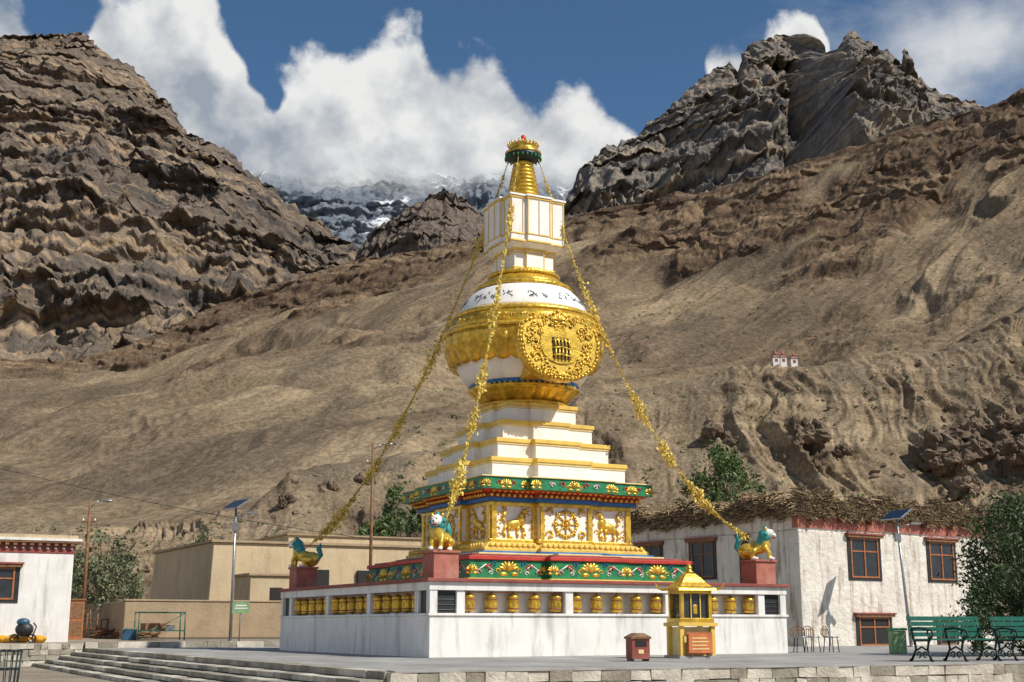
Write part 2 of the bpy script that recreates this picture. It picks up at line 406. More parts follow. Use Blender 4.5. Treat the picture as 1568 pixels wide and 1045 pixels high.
sky5 = [(500, 460), (545, 405), (556, 378), (575, 354), (600, 338), (630, 318), (660, 298), (682, 290), (705, 300), (730, 322), (760, 345), (820, 352), (870, 330), (930, 330), (1000, 380)]
m_mid = tmat('peak_rock', .1, .1, 4)
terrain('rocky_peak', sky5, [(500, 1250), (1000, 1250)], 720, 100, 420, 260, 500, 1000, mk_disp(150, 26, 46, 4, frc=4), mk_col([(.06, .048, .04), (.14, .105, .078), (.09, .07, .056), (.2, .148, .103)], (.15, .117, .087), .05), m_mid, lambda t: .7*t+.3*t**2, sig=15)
def c_snow(X, Y, Z, T, n, q):
    g = fbm(X/260, Y/400, Z/200, 5, .6); st = fbm(X/60, Y/900, Z/900, 4)
    c = lerp3((.07, .07, .072), (.15, .14, .13), sst(-.5, .5, g+.4*pn(q*4, X/900, Y/2000)))
    s = sst(.4, .55, fbm(X/300+.2, Y/700, Z/420, 5, .55)+.5*st+.5*(n[..., 2]-.62)+(Z-1700)/2600)
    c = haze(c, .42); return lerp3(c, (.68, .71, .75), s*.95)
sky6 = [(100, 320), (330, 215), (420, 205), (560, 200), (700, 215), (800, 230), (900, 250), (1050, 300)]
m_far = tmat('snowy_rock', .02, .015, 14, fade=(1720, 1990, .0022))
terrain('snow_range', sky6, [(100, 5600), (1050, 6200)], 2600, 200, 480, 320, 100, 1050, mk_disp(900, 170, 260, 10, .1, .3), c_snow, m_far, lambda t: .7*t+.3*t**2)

def find(u, v):
    best = None
    for Tr in (TB, TS):
        X, Y, Z = Tr; pu, pv = unsight(X, Y, Z); n = int(X.shape[0]*.8)
        d = ((pu-u)**2+(pv-v)**2)[:n]
        yy = np.where(d < 12, Y[:n], 1e9); i = np.unravel_index(np.argmin(yy), yy.shape)
        if yy[i] > 1e8: i = np.unravel_index(np.argmin(d), d.shape)
        c = (float(X[i]), float(Y[i]), float(Z[i]))
        if yy[i] < 1e8 and (best is None or c[1] < best[1]): best = c
    return best or c
def crest(u):
    X, Y, Z = TB; pu, pv = unsight(X, Y, Z); n = int(X.shape[0]*.93)
    vv = np.where(np.abs(pu-u) < 4, pv, 1e9)[:n]; i = np.unravel_index(np.argmin(vv), vv.shape)
    return float(X[i]), float(Y[i]), float(Z[i])

# scattered shrubs and stones on the slopes
mb = MB(); mbr = MB()
def tuft(m, c, r, k, n=26):
    for _ in range(n):
        a = random.uniform(0, 6.28); e = random.uniform(0, 1)
        rr = r*random.uniform(.3, 1)
        p = Vector((c[0]+rr*math.cos(a)*math.sqrt(1-e*e*.6), c[1]+rr*math.sin(a), c[2]+rr*e*.9))
        s_ = r*.3; d1 = Vector([random.uniform(-1, 1) for _ in range(3)])*s_; d2 = Vector([random.uniform(-1, 1) for _ in range(3)])*s_
        m.add([p-d1, p+d2, p+d1, p-d2], [(0, 1, 2, 3)], k)
from mathutils import noise as mn
def rock(m, c, r, k, n=14, flat=.8):
    sx, sy, sz = (random.uniform(.7, 1.3) for _ in range(3)); o = random.uniform(0, 100)
    vs = []; fs = []; nv = n//2+1
    for j in range(nv+1):
        ph = math.pi*j/nv
        for i in range(n):
            th = 2*math.pi*i/n
            d = Vector((math.sin(ph)*math.cos(th), math.sin(ph)*math.sin(th), math.cos(ph)))
            q = 1+.55*mn.noise(d*1.3+Vector((o, 0, 0)))+.3*mn.noise(d*3.5+Vector((0, o, 0)))+.15*mn.noise(d*8+Vector((0, o, 0)))
            vs.append((c[0]+d.x*r*sx*q, c[1]+d.y*r*sy*q, c[2]+d.z*r*sz*flat*q))
    for j in range(nv):
        for i in range(n):
            a = j*n+i; b = j*n+(i+1) % n; fs.append((a, a+n, b+n, b))
    m.add(vs, fs, k, False)
X, Y, Z = TB; ns = X.shape[0]
for _ in range(1700):
    i = random.randint(int(ns*.06), int(ns*.82)); j = random.randint(0, X.shape[1]-1)
    if random.random() > .2+.8*(j/X.shape[1]): continue
    tuft(mb, (X[i, j], Y[i, j], Z[i, j]), random.uniform(.2, .6), random.choice(['leafdark', 'leaf', 'leafgrey']), 12)
X, Y, Z = TS; ns = X.shape[0]
for _ in range(1800):
    i = random.randint(int(ns*.08), int(ns*.6)); j = random.randint(int(X.shape[1]*.4), X.shape[1]-1)
    tuft(mb, (X[i, j], Y[i, j], Z[i, j]), random.uniform(.3, .8), random.choice(['leafdark', 'leaf']), 8)
mb.obj('hillside_shrubs')
X, Y, Z = TB; ns = X.shape[0]
for _ in range(1100):
    i = random.randint(int(ns*.05), int(ns*.85)); j = random.randint(0, X.shape[1]-1)
    rock(mbr, (X[i, j], Y[i, j], Z[i, j]), random.choice([.15, .2, .25, .3, .5]), 'boulder', n=7)
mbr.obj('scattered_stones')
def outcrop(name, pts):
    m = MB()
    for u, v, px in pts:
        p = find(u, v); s_ = p[1]/2035*px/2
        for k in range(9):
            rock(m, (p[0]+random.uniform(-.9, .9)*s_, p[1]-.1*s_+random.uniform(-.5, .4)*s_, p[2]+random.uniform(-.4, .45)*s_), s_*random.uniform(.3, .62), random.choice(['crag', 'crag', 'boulder']), n=24, flat=1.0)
    m.obj(name)
outcrop('rock_outcrop', [(1435, 690, 70), (1470, 672, 80), (1495, 695, 60), (1455, 715, 50)])
outcrop('rock_outcrop', [(1555, 660, 80), (1530, 690, 40), (1478, 748, 40), (1560, 700, 50)])
outcrop('rock_outcrop', [(1235, 668, 46), (1220, 650, 34), (1100, 662, 44), (1120, 672, 28), (1290, 690, 26)])
outcrop('rock_outcrop', [(505, 745, 30), (560, 735, 26), (440, 765, 24)])

def chorten(p):
    m = MB()
    m.bx(-.42, .42, -.4, .4, -.9, .5, 'white'); m.bx(-.5, .5, -.46, .46, .5, .6, 'maroon')
    m.bx(-.34, .34, -.3, .3, .6, .8, 'white'); m.bx(-.4, .4, -.36, .36, .8, .88, 'maroon'); m.lathe([(.22, .88), (.26, 1.05), (.16, 1.2), (.07, 1.25), (.02, 1.6)], 10, 'pedestal')
    m.bx(-.2, .2, -.41, -.39, -.1, .3, 'maroon')
    m.obj('hilltop_chorten', loc=p)
for u in (1184, 1201, 1218):
    p = crest(u); chorten((p[0], p[1]-.6, p[2]+.25))

# ------------------------------------------------------------------ ground
RZ = R(28)
P0 = (-2.0, 21.4)
m_ground, nt, b_ = newmat('dusty_ground')
pos = nd(nt, 'ShaderNodeNewGeometry').outputs['Position']
n1 = noise(nt, pos, .6, 6, .65).outputs[0]; n2 = noise(nt, pos, 9, 4, .7).outputs[0]
c = mix(nt, rng_(nt, n1, .35, .65), (.22, .18, .135), (.33, .275, .205))
c = mix(nt, 1., c, mix(nt, rng_(nt, n2, .3, .7), (.75, .75, .75), (1.15, 1.15, 1.15)), 'MULTIPLY')
nt.links.new(c, b_.inputs['Base Color']); b_.inputs['Roughness'].default_value = .95
nt.links.new(nd(nt, 'ShaderNodeBump', {'Height': n2, 'Strength': .6, 'Distance': .03}).outputs[0], b_.inputs['Normal'])
ga = np.array([-8000, -2000, -600, -200, -80, -50, -40, -30, -25, -20, -15, -10, -5, 0, 5, 10, 15, 20, 25, 30, 40, 60, 100, 200, 600, 2000, 8000.])
gb = np.array([-8000, -2000, -300, -60, -20, -10, 0, 10, 20, 25.9, 26.1, 28, 32, 36, 42, 50, 60, 80, 200, 800, 3000, 9000.])
A, B = np.meshgrid(ga, gb)
GZ = np.where(B < 26, -.56, .15+np.clip(B-26, 0, 40)*.008)
GZ = np.where(B > 79, .2, GZ)
GX = P0[0]+A*math.cos(RZ)-B*math.sin(RZ); GY = P0[1]+A*math.sin(RZ)+B*math.cos(RZ)
gridmesh('ground', GX, GY, GZ, m_ground, False)

m_pave, nt, b_ = newmat('paving_slabs')
tc = nd(nt, 'ShaderNodeTexCoord').outputs['Object']
br = nd(nt, 'ShaderNodeTexBrick', {'Vector': tc, 'Color1': (.37, .365, .35, 1), 'Color2': (.3, .295, .285, 1), 'Mortar': (.15, .145, .135, 1), 'Scale': 1., 'Mortar Size': .012, 'Brick Width': 1.2, 'Row Height': .8})
n1 = noise(nt, tc, .5, 6, .68).outputs[0]
c = mix(nt, 1., br.outputs[0], mix(nt, rng_(nt, n1, .3, .7), (.7, .69, .67), (1.2, 1.2, 1.18)), 'MULTIPLY')
nt.links.new(c, b_.inputs['Base Color']); b_.inputs['Roughness'].default_value = .8
M['pave'] = m_pave
mb = MB(); mb.prism([(0, 0), (40, -3.5), (40, 25.9), (0, 25.9)], -.55, 0, 'pave')
mb.obj('plaza', loc=(*P0, 0), rz=RZ)
def blockrow(mb, p, q, z0, z1, depth, mats, L=.38, jit=.012, gap=.012):
    p = Vector(p); q = Vector(q); d = q-p; tot = d.length; d.normalize(); ang = math.atan2(d.y, d.x); s_ = 0
    while s_ < tot-.05:
        l = min(L*random.uniform(.6, 1.5), tot-s_); c = p+d*(s_+l/2)
        off_ = random.uniform(-.012, .012); nrm = Vector((d.y, -d.x))
        c = c+nrm*off_
        mb.box((c.x, c.y, (z0+z1)/2), (l-gap, depth, z1-z0-gap), random.choice(mats), ang, jit)
        s_ += l
mb = MB()
blockrow(mb, (0, -.02), (40, -3.52), -.19, -.0, .3, ['stone', 'stone', 'stone', 'stone2'], .42, .014)
blockrow(mb, (0, -.04), (40, -3.54), -.37, -.19, .3, ['stone', 'stone', 'stone2'], .34, .016)
blockrow(mb, (0, -.04), (40, -3.54), -.56, -.37, .3, ['stone', 'stone2'], .36, .016)
mb.box((20, -1.77, -.3), (40, .16, .5), 'mortar', math.atan2(-3.5, 40))
mb.box((20, -1.72, .012), (40, .42, .03), 'concrete', math.atan2(-3.5, 40))
mb.obj('plaza_retaining_wall', loc=(*P0, 0), rz=RZ)
mb = MB()
for i in range(1, 5):
    zt = -.115*i
    blockrow(mb, (-.4*i+.17, 26), (-.4*i+.17, 0), zt-.1, zt, .44, ['stone2', 'stone2', 'stone'], .9, .008, .008)
    mb.bx(-.4*i+.02, -.4*i+.4, .02, 25.98, -.56, zt-.03, 'mortar')
blockrow(mb, (.18, 26), (.18, 0), -.11, .012, .42, ['stone2', 'stone2', 'stone'], .9, .006, .008)
mb.obj('stone_steps', loc=(*P0, 0), rz=RZ)
mb = MB()
for zz in (-.56, -.38, -.2, -.02):
    blockrow(mb, (-16, 25.9), (-.1, 25.9), zz, min(zz+.18, .2), .3, ['stone', 'stone2'], .34, .02)
mb.bx(-16, -.1, 25.85, 26.0, -.56, .14, 'mortar')
blockrow(mb, (0, 26.1), (22, 26.1), -.02, .2, .3, ['stone2', 'stone'], .7, .012)
mb.obj('low_stone_wall', loc=(*P0, 0), rz=RZ)

# ------------------------------------------------------------------ STUPA
C = (.35, 38.4)
st = empty('buddhist_stupa', (*C, 0), RZ)
def redent(h, a, d):
    c = h-d
    q = [(-a, -h), (a, -h), (a, -c), (c, -c), (c, -a)]
    out = []
    for k in range(4):
        ca, sa = [(1, 0), (0, 1), (-1, 0), (0, -1)][k]
        out += [(x*ca-y*sa, x*sa+y*ca) for x, y in q]
    return out
def off(h, a, d, o): return redent(h+o, a+o, d)
K4 = [Matrix.Rotation(k*math.pi/2, 4, 'Z') for k in range(4)]
ZA = [0, 7.05, 7.86, 10.0, 11.46, 12.3, 13.74, 15.0, 16.]
ZB = [0, 7.05, 7.62, 9.72, 11.17, 11.98, 13.46, 14.84, 15.82]

mb = MB()
x0, x1, y0, y1 = -5.5, 5.1, -5.5, 5.5
mb.bx(x0, x1, y0, y1, 0, .96, 'wallwhite')
mb.bx(x0-.04, x1+.04, y0-.04, y1+.04, .96, 1.02, 'wallwhite')
mb.bx(x0+.42, x1-.42, y0+.42, y1-.42, 1.02, 1.55, 'wallwhite')
mb.bx(x0-.02, x1+.02, y0-.02, y1+.02, 1.55, 1.75, 'wallwhite')
mb.bx(x0-.1, x1+.1, y0-.1, y1+.1, 1.75, 1.83, 'maroon')
def posts(ps, side):
    for p in ps:
        w = .11
        if side == 'S': mb.bx(p-w, p+w, y0+.02, y0+.42, 1.02, 1.55, 'wallwhite')
        if side == 'N': mb.bx(p-w, p+w, y1-.42, y1-.02, 1.02, 1.55, 'wallwhite')
        if side == 'W': mb.bx(x0+.02, x0+.42, p-w, p+w, 1.02, 1.55, 'wallwhite')
        if side == 'E': mb.bx(x1-.42, x1-.02, p-w, p+w, 1.02, 1.55, 'wallwhite')
PX = [-4.68, -1.7, 1.28, 4.28]; PY = [-4.68, -1.6, 1.5, 4.68]
posts(PX, 'S'); posts(PX, 'N'); posts(PY, 'W'); posts(PY, 'E')
for cx in (x0+.1, x1-.1):
    for cy in (y0+.1, y1-.1):
        mb.bx(cx-.1, cx+.1, cy-.1, cy+.1, 1.02, 1.55, 'wallwhite')
for cx, cy in ((x0, y0), (x1, y0), (x0, y1), (x1, y1)):
    sx = 1 if cx < 0 else -1; sy = 1 if cy < 0 else -1
    mb.box((cx+sx*.45, cy+sy*.1, 1.285), (.5, .03, .53), 'black'); mb.box((cx+sx*.1, cy+sy*.45, 1.285), (.03, .5, .53), 'black')
    for q in range(4): mb.box((cx+sx*.45, cy+sy*.075, 1.1+q*.12), (.5, .02, .02), 'iron')
mb.obj('wall', st, bevel=.012)
mb = MB()
def wheel(x, y):
    c_ = (x, y)
    mb.lathe([(.05, 1.05), (.13, 1.07), (.15, 1.1), (.14, 1.13), (.135, 1.36), (.15, 1.4), (.15, 1.43), (.11, 1.46), (.03, 1.5)], 16, 'gold', c_)
    mb.lathe([(.153, 1.125), (.153, 1.15)], 16, 'maroon', c_); mb.lathe([(.147, 1.35), (.147, 1.37)], 16, 'maroon', c_)
    for k in range(8):
        t = k*math.pi/4+x; mb.box((x+.138*math.cos(t), y+.138*math.sin(t), 1.24), (.02, .05, .1), 'goldrelief', t)
    mb.cyl((x, y, 1.02), (x, y, 1.55), .015, .015, 'iron', 6)
for i in range(3):
    for k in range(5):
        a = PX[i]+(PX[i+1]-PX[i])*(k+.5)/5; wheel(a, y0+.2); wheel(a, y1-.2)
        a = PY[i]+(PY[i+1]-PY[i])*(k+.5)/5; wheel(x0+.2, a); wheel(x1-.2, a)
mb.bx(x0+.15, x0+.25, y0+.6, y1-.6, 1.505, 1.53, 'orangewood'); mb.bx(x0+.6, x1-.6, y0+.15, y0+.25, 1.505, 1.53, 'orangewood')
mb.obj('prayer_wheels', st)

def curl(m, x, y, z, r, k, flip=1, th=None):
    pts = []
    for i in range(15):
        a = i/14*5.2; rr = r*(1-.62*i/14)
        pts.append((x+flip*(rr*math.cos(a)-r), y, z+rr*math.sin(a)))
    m.tube(pts, [(th or r*.28)*(1-.4*i/14) for i in range(15)], k, 5)
def lotus(m, x, y, z, s_, k='goldrelief', side=True):
    m.ell((x, y, z+.1*s_), (.22*s_, .12*s_, .26*s_), k, 8, 6)
    for i in range(-3, 4):
        a = i*.42; rot = Matrix.Rotation(a, 3, 'Y')
        m.ell((x+.42*s_*math.sin(a), y, z-.05*s_+.36*s_*math.cos(a)*.8), (.11*s_, .07*s_, .26*s_), k, 7, 5, rot)
    for f in (-1, 1):
        m.ell((x+f*.35*s_, y, z-.28*s_), (.28*s_, .08*s_, .12*s_), k, 7, 5)
        if side: curl(m, x+f*.55*s_, y, z-.12*s_, .16*s_, k, -f)
def wheel_relief(m, x, y, z, r):
    m.torus((x, y, z), r, .13*r, 'goldrelief', n=26); m.torus((x, y-.01, z), r*.33, .07*r, 'goldrelief', n=16)
    m.ell((x, y, z), (.2*r, .1, .2*r), 'goldrelief')
    for k in range(8):
        a = k*math.pi/4; m.cyl((x, y, z), (x+1.16*r*math.cos(a), y, z+1.16*r*math.sin(a)), .055*r, .08*r, 'goldrelief', 6)
        m.ell((x+1.16*r*math.cos(a), y, z+1.16*r*math.sin(a)), (.12*r, .05, .12*r), 'goldrelief', 6, 5)
def beast(m, x, y, z, s_, f=1):
    k = 'goldrelief'
    m.ell((x, y, z), (.34*s_, .08, .17*s_), k, 10, 6, Matrix.Rotation(-.25*f, 3, 'Y'))
    m.ell((x+f*.26*s_, y, z+.14*s_), (.18*s_, .08, .2*s_), k)
    m.cyl((x+f*.24*s_, y, z+.2*s_), (x+f*.34*s_, y, z+.42*s_), .1*s_, .07*s_, k)
    m.ell((x+f*.4*s_, y-.02, z+.46*s_), (.13*s_, .06, .09*s_), k)
    for dx, dd in ((.3, .08), (.15, -.03), (-.22, .02), (-.32, -.1)):
        m.tube([(x+f*dx*s_, y, z-.05*s_), (x+f*(dx+dd)*s_, y, z-.25*s_), (x+f*(dx+dd*.3)*s_, y, z-.44*s_)], [.07*s_, .05*s_, .04*s_], k, 6)
    m.tube([(x-f*.33*s_, y, z+.05*s_), (x-f*.45*s_, y, z+.2*s_), (x-f*.35*s_, y, z+.4*s_), (x-f*.45*s_, y, z+.55*s_)], [.05*s_, .06*s_, .07*s_, .02*s_], k, 6)
    for i in range(16):
        a = i/16*6.28
        curl(m, x+.62*s_*math.cos(a)+random.uniform(-.04, .04), y+.012, z+.05+.62*s_*math.sin(a), .1*s_, k, random.choice((-1, 1)))

H, a_, d_ = 3.72, 1.2, .27
mb = MB()
mb.prism(off(H, a_, d_, .1), 1.83, 1.93, 'yellow')
mb.prism(off(H, a_, d_, 0), 1.93, 2.40, 'green')
mb.prism(off(H, a_, d_, .06), 2.40, 2.50, 'red')
mb.prism(off(H, a_, d_, -.12), 2.50, 2.56, 'maroon')
mb.prism(off(H, a_, d_, -.5), 2.56, 2.62, 'cream')
mb.prism(off(2.72, .9, .22, .22), 2.62, 2.68, 'blue')
mb.prism(off(2.72, .9, .22, .12), 2.68, 2.76, 'yellow')
mb.prism(off(2.72, .9, .22, .115), 2.76, 2.94, 'yellow', off(2.72, .9, .22, -.16))
mb.obj('plinth', st, bevel=.01)
mb = MB()
for k in range(4):
    mb.M = K4[k]; hc = H-d_
    for (cx, yy, w) in ((-(a_+hc)/2, -hc, (hc-a_)), (0, -H, 2*a_), ((a_+hc)/2, -hc, (hc-a_))):
        lotus(mb, cx, yy, 2.17, .46)
        for f in (-1, 1):
            lotus(mb, cx+f*w*.5-f*.06, yy, 2.14, .28, side=False)
            curl(mb, cx+f*w*.3, yy-.01, 2.2, .09, 'red', f, .025); curl(mb, cx+f*w*.36, yy-.01, 2.08, .07, 'pink', -f, .022)
            curl(mb, cx+f*w*.26, yy-.01, 2.06, .06, 'white', f, .018); curl(mb, cx+f*w*.22, yy-.01, 2.3, .07, 'blue', f, .02)
            mb.tube([(cx+f*w*.2, yy-.005, 2.12), (cx+f*w*.3, yy-.005, 2.28), (cx+f*w*.42, yy-.005, 2.1)], .014, 'white', 5)
    n = int(2*hc/.2)
    for i in range(n):
        xx = -2.8+5.6*(i+.5)/n
        yy2 = -2.72-.13 if abs(xx) < .95 else -2.72-.13+.22
        if abs(xx) < 2.5: mb.ell((xx, yy2+.05, 2.84), (.07, .05, .08), 'yellow', 6, 4)
mb.M = Matrix(); mb.obj('plinth_reliefs', st)

H, a_, d_ = 2.42, .82, .2
mb = MB()
mb.prism(off(H, a_, d_, 0), 2.9, 4.02, 'white')
mb.prism(off(H, a_, d_, .06), 2.93, 3.03, 'goldrelief')
mb.prism(off(H, a_, d_, .05), 3.93, 4.04, 'goldrelief')
mb.prism(off(H, a_, d_, .16), 4.04, 4.15, 'blue')
mb.prism(off(H, a_, d_, .22), 4.15, 4.26, 'maroon')
mb.prism(off(H, a_, d_, .22), 4.26, 4.33, 'red', off(H, a_, d_, .42))
mb.prism(off(H, a_, d_, .5), 4.33, 4.66, 'green')
mb.prism(off(H, a_, d_, .54), 4.655, 4.69, 'cream')
mb.obj('throne_block', st, bevel=.01)
mb = MB()
for k in range(4):
    mb.M = K4[k]; hc = H-d_
    cs = (a_+hc)/2; w = hc-a_
    for sx in (-1, 1):
        beast(mb, sx*cs, -hc-.02, 3.44, .8, -sx)
        for e in (-1, 1):
            mb.box((sx*cs+e*(w/2-.07), -hc-.03, 3.48), (.14, .07, .9), 'goldrelief')
    wheel_relief(mb, 0, -H-.02, 3.48, .34)
    for e in (-1, 1):
        mb.box((e*(a_-.06), -H-.03, 3.48), (.12, .07, .9), 'goldrelief')
        for q in (-1, 1):
            curl(mb, e*.62, -H-.02, 3.48+q*.3, .12, 'goldrelief', e)
            curl(mb, e*.42, -H-.02, 3.48+q*.38, .08, 'goldrelief', -e)
            curl(mb, e*.66, -H-.02, 3.48+q*.08, .07, 'goldrelief', -e)
    for (c0, c1, yy) in ((-hc-.2, -a_-.2, -hc-.25), (-a_-.2, a_+.2, -H-.25), (a_+.2, hc+.2, -hc-.25)):
        n = int((c1-c0)/.16)
        for i in range(n):
            xx = c0+(i+.5)*(c1-c0)/n; mb.ell((xx, yy-.01, 4.2), (.055, .05, .05), 'goldrelief', 6, 4); mb.ell((xx, yy-.12, 4.3), (.05, .05, .035), 'goldrelief', 6, 4)
    H2 = H+.5; h2c = H2-d_; a2 = a_+.5
    for (cx, yy, w2) in ((-(a2+h2c)/2, -h2c, h2c-a2), (0, -H2, 2*a2), ((a2+h2c)/2, -h2c, h2c-a2)):
        if w2 > 1.5:
            lotus(mb, cx, yy, 4.47, .32)
            for f in (-1, 1):
                lotus(mb, cx+f*(w2/2-.12), yy, 4.47, .28, side=False)
                curl(mb, cx+f*.45, yy-.01, 4.5, .08, 'red', f, .022); curl(mb, cx+f*.62, yy-.01, 4.48, .07, 'white', -f, .02); curl(mb, cx+f*.8, yy-.01, 4.5, .07, 'pink', f, .02)
        else:
            lotus(mb, cx, yy, 4.47, .29)
            for f in (-1, 1):
                lotus(mb, cx+f*(w2/2-.1), yy, 4.47, .24, side=False); curl(mb, cx+f*.28, yy-.01, 4.5, .06, 'red', f, .02)
mb.M = Matrix(); mb.obj('throne_reliefs', st)

mb = MB()
hs_ = [2.42, 2.04, 1.66, 1.28]; zz = 4.69
for h in hs_:
    a2 = h*.36; d2 = .1*h
    mb.prism(redent(h-.02, a2-.02, d2), zz, zz+.41, 'white')
    mb.prism(redent(h+.005, a2+.005, d2), zz+.41, zz+.47, 'cream')
    mb.prism(redent(h+.035, a2+.035, d2), zz+.47, zz+.585, 'yellow')
    zz += .59
mb.obj('terraces', st, bevel=.01)

N_ = 192
def petal(n, amp, ph=0):
    def f(r, z, th, j):
        c_ = abs(math.sin(n*th/2+ph)); return (r+amp*(c_**.6-.5), z)
    return f
mb = MB()
mb.lathe([(1.0, 7.03), (1.32, 7.05), (1.36, 7.12), (1.3, 7.19), (1.22, 7.22)], 64, 'gold')
mb.lathe([(1.2, 7.2), (1.28, 7.3), (1.42, 7.5), (1.56, 7.66), (1.62, 7.72)], N_, 'gold', mod=petal(24, .1))
mb.lathe([(1.55, 7.7), (1.66, 7.72), (1.68, 7.78), (1.6, 7.83), (1.4, 7.86)], N_, 'gold', mod=petal(60, .03))
for i in range(60):
    t = 2*math.pi*i/60; mb.ell((1.6*math.cos(t), 1.6*math.sin(t), 7.84), (.05, .05, .05), 'goldrelief', 6, 4)
mb.remap(ZA, ZB); mb.obj('lotus_base', st)
mb = MB()
mb.lathe([(1.3, 7.84), (1.6, 7.86), (1.66, 7.92), (1.6, 7.98)], 96, 'blue')
mb.lathe([(1.5, 7.95), (1.7, 7.99), (1.86, 8.2), (2.02, 8.48), (2.14, 8.75), (2.2, 9.0)], 96, 'white')
mb.lathe([(2.0, 10.1), (1.96, 10.2), (1.86, 10.42), (1.7, 10.66), (1.5, 10.86), (1.3, 10.98)], 96, 'white')
mb.remap(ZA, ZB); mb.obj('dome', st)
mb = MB()
mb.lathe([(2.06, 8.56), (2.2, 8.62), (2.28, 8.8), (2.36, 9.04), (2.4, 9.28), (2.39, 9.4)], N_*2, 'gold', mod=lambda r, z, th, j: (r+.07*(abs(math.sin(14*th))**.5-.4), z-(.12*abs(math.sin(14*th))**.7 if j < 2 else 0)))
mb.lathe([(2.3, 9.38), (2.44, 9.4), (2.47, 9.46), (2.42, 9.52), (2.34, 9.53)], N_, 'goldrelief', mod=petal(90, .03))
mb.lathe([(2.33, 9.5), (2.33, 9.62), (2.29, 9.8), (2.2, 9.95)], 96, 'gold')
mb.lathe([(2.15, 9.93), (2.22, 9.95), (2.22, 10.02), (2.14, 10.08), (1.98, 10.16)], N_, 'goldrelief', mod=petal(80, .03))
for i in range(26):
    t = 2*math.pi*i/26
    mb.M = Matrix.Rotation(t, 4, 'Z'); lotus(mb, 0, -2.31, 9.72, .19, side=False); curl(mb, .28, -2.32, 9.7, .07, 'goldrelief', 1)
    mb.ell((0, -2.37, 9.1), (.1, .06, .16), 'goldrelief', 8, 5); mb.torus((0, -2.36, 9.08), .17, .025, 'goldrelief', math.pi, 2*math.pi, 10, 5)
mb.M = Matrix()
mb.lathe([(1.3, 10.9), (1.48, 10.9), (1.5, 10.96), (1.44, 11.02), (1.34, 11.05)], N_, 'gold', mod=petal(70, .03))
mb.lathe([(1.3, 11.03), (1.3, 11.1), (1.14, 11.24), (1.02, 11.34)], 64, 'gold')
mb.lathe([(1.0, 11.32), (1.08, 11.33), (1.1, 11.4), (1.02, 11.46), (.9, 11.48)], N_, 'goldrelief', mod=petal(60, .03))
mb.remap(ZA, ZB); mb.obj('dome_bands', st)
mb = MB()
for i in range(46):  # short grey-blue strokes scattered around the upper white dome
    t = 2*math.pi*i/46+random.uniform(-.03, .03)
    if i % 7 == 0: continue
    mb.M = Matrix.Rotation(t, 4, 'Z')
    for q in range(3):
        zt = 10.42+random.uniform(-.1, .12); rr = 1.86-(zt-10.42)*.68+.004
        xx = random.uniform(-.08, .08)
        mb.tube([(xx, -rr, zt), (xx+random.uniform(-.1, .1), -rr+.02, zt+.04), (xx+random.uniform(-.12, .12), -rr+.05, zt+.09)], .011, 'ink', 4)
mb.M = Matrix(); mb.remap(ZA, ZB); mb.obj('mantra_lettering', st)

mb = MB()
def outline(s_=1.0, n=96):
    # rounded shield: broad lobed shoulders, pointed crown, flattened narrower foot
    K = [(-90, .98), (-62, 1.02), (-40, 1.1), (-20, 1.16), (0, 1.2), (18, 1.3), (34, 1.36), (50, 1.22), (62, 1.12), (74, 1.1), (84, 1.18), (90, 1.24)]
    pts = []
    for i in range(n):
        a = 2*math.pi*i/n; d = math.degrees(math.asin(max(-1, min(1, math.sin(a)))))
        r = float(np.interp(d, [q[0] for q in K], [q[1] for q in K]))
        sca = 1+.025*abs(math.sin(a*9))
        pts.append((r*math.cos(a)*1.06*sca*s_-.06, r*math.sin(a)*.93*sca*s_))
    return pts
zc0 = 8.6
mb.M = Matrix.Translation((-.14, -2.42, zc0-.2)) @ Matrix.Rotation(R(-6), 4, 'X') @ Matrix.Translation((0, 2.45, -zc0))
def plate(pts, yb, yf, k):
    n = len(pts)
    vs = [(p[0], yb, zc0+p[1]) for p in pts]+[(p[0], yf, zc0+p[1]) for p in pts]
    mb.add(vs, [(i, n+i, n+(i+1) % n, (i+1) % n) for i in range(n)]+[tuple(range(n)), tuple(range(2*n-1, n-1, -1))], k)
plate(outline(1.0), -2.3, -2.56, 'gold'); plate(outline(.9), -2.5, -2.60, 'goldrelief'); plate(outline(.5), -2.55, -2.64, 'gold')
mb.bx(-.75, .75, -2.35, -1.4, 7.95, 9.2, 'gold')
o_ = outline(.95, 56)
for i in range(56):
    mb.ell((o_[i][0], -2.58, zc0+o_[i][1]), (.055, .05, .055), 'goldrelief', 7, 5)
rr_ = random.Random(5)
for f in (-1, 1):
    for (x, z, r) in ((1.0, .1, .16), (.92, -.32, .15), (.85, .55, .16), (.42, .78, .14), (1.05, .42, .12), (.58, -.66, .14), (.3, -.76, .1), (.15, .6, .1), (.66, .34, .1), (.85, -.1, .11), (.6, .02, .1), (.64, -.42, .1)):
        curl(mb, f*x-.05, -2.62, zc0+z, r, 'goldrelief', f); curl(mb, f*x*.9-.05, -2.63, zc0+z+.08, r*.6, 'goldrelief', -f)
        for e in range(5): mb.ell((f*x*.93-.05+rr_.uniform(-.13, .13), -2.61, zc0+z*.93+rr_.uniform(-.13, .13)), (.03, .045, .06), 'goldrelief', 6, 4, Matrix.Rotation(rr_.uniform(-1.5, 1.5), 3, 'Y'))
        mb.ell((f*x*.8-.05, -2.612, zc0+z*.8+.04), (.04, .02, .04), 'dark', 6, 4)
lotus(mb, -.06, -2.64, zc0+.86, .34); lotus(mb, -.06, -2.64, zc0-.8, .24)
mb.bx(-.34, .24, -2.665, -2.6, zc0-.32, zc0+.3, 'dark')
for i in range(5):
    x = -.28+i*.115; mb.tube([(x, -2.68, zc0-.34), (x+.02, -2.69, zc0), (x, -2.68, zc0+.3)], .03, 'goldrelief', 6)
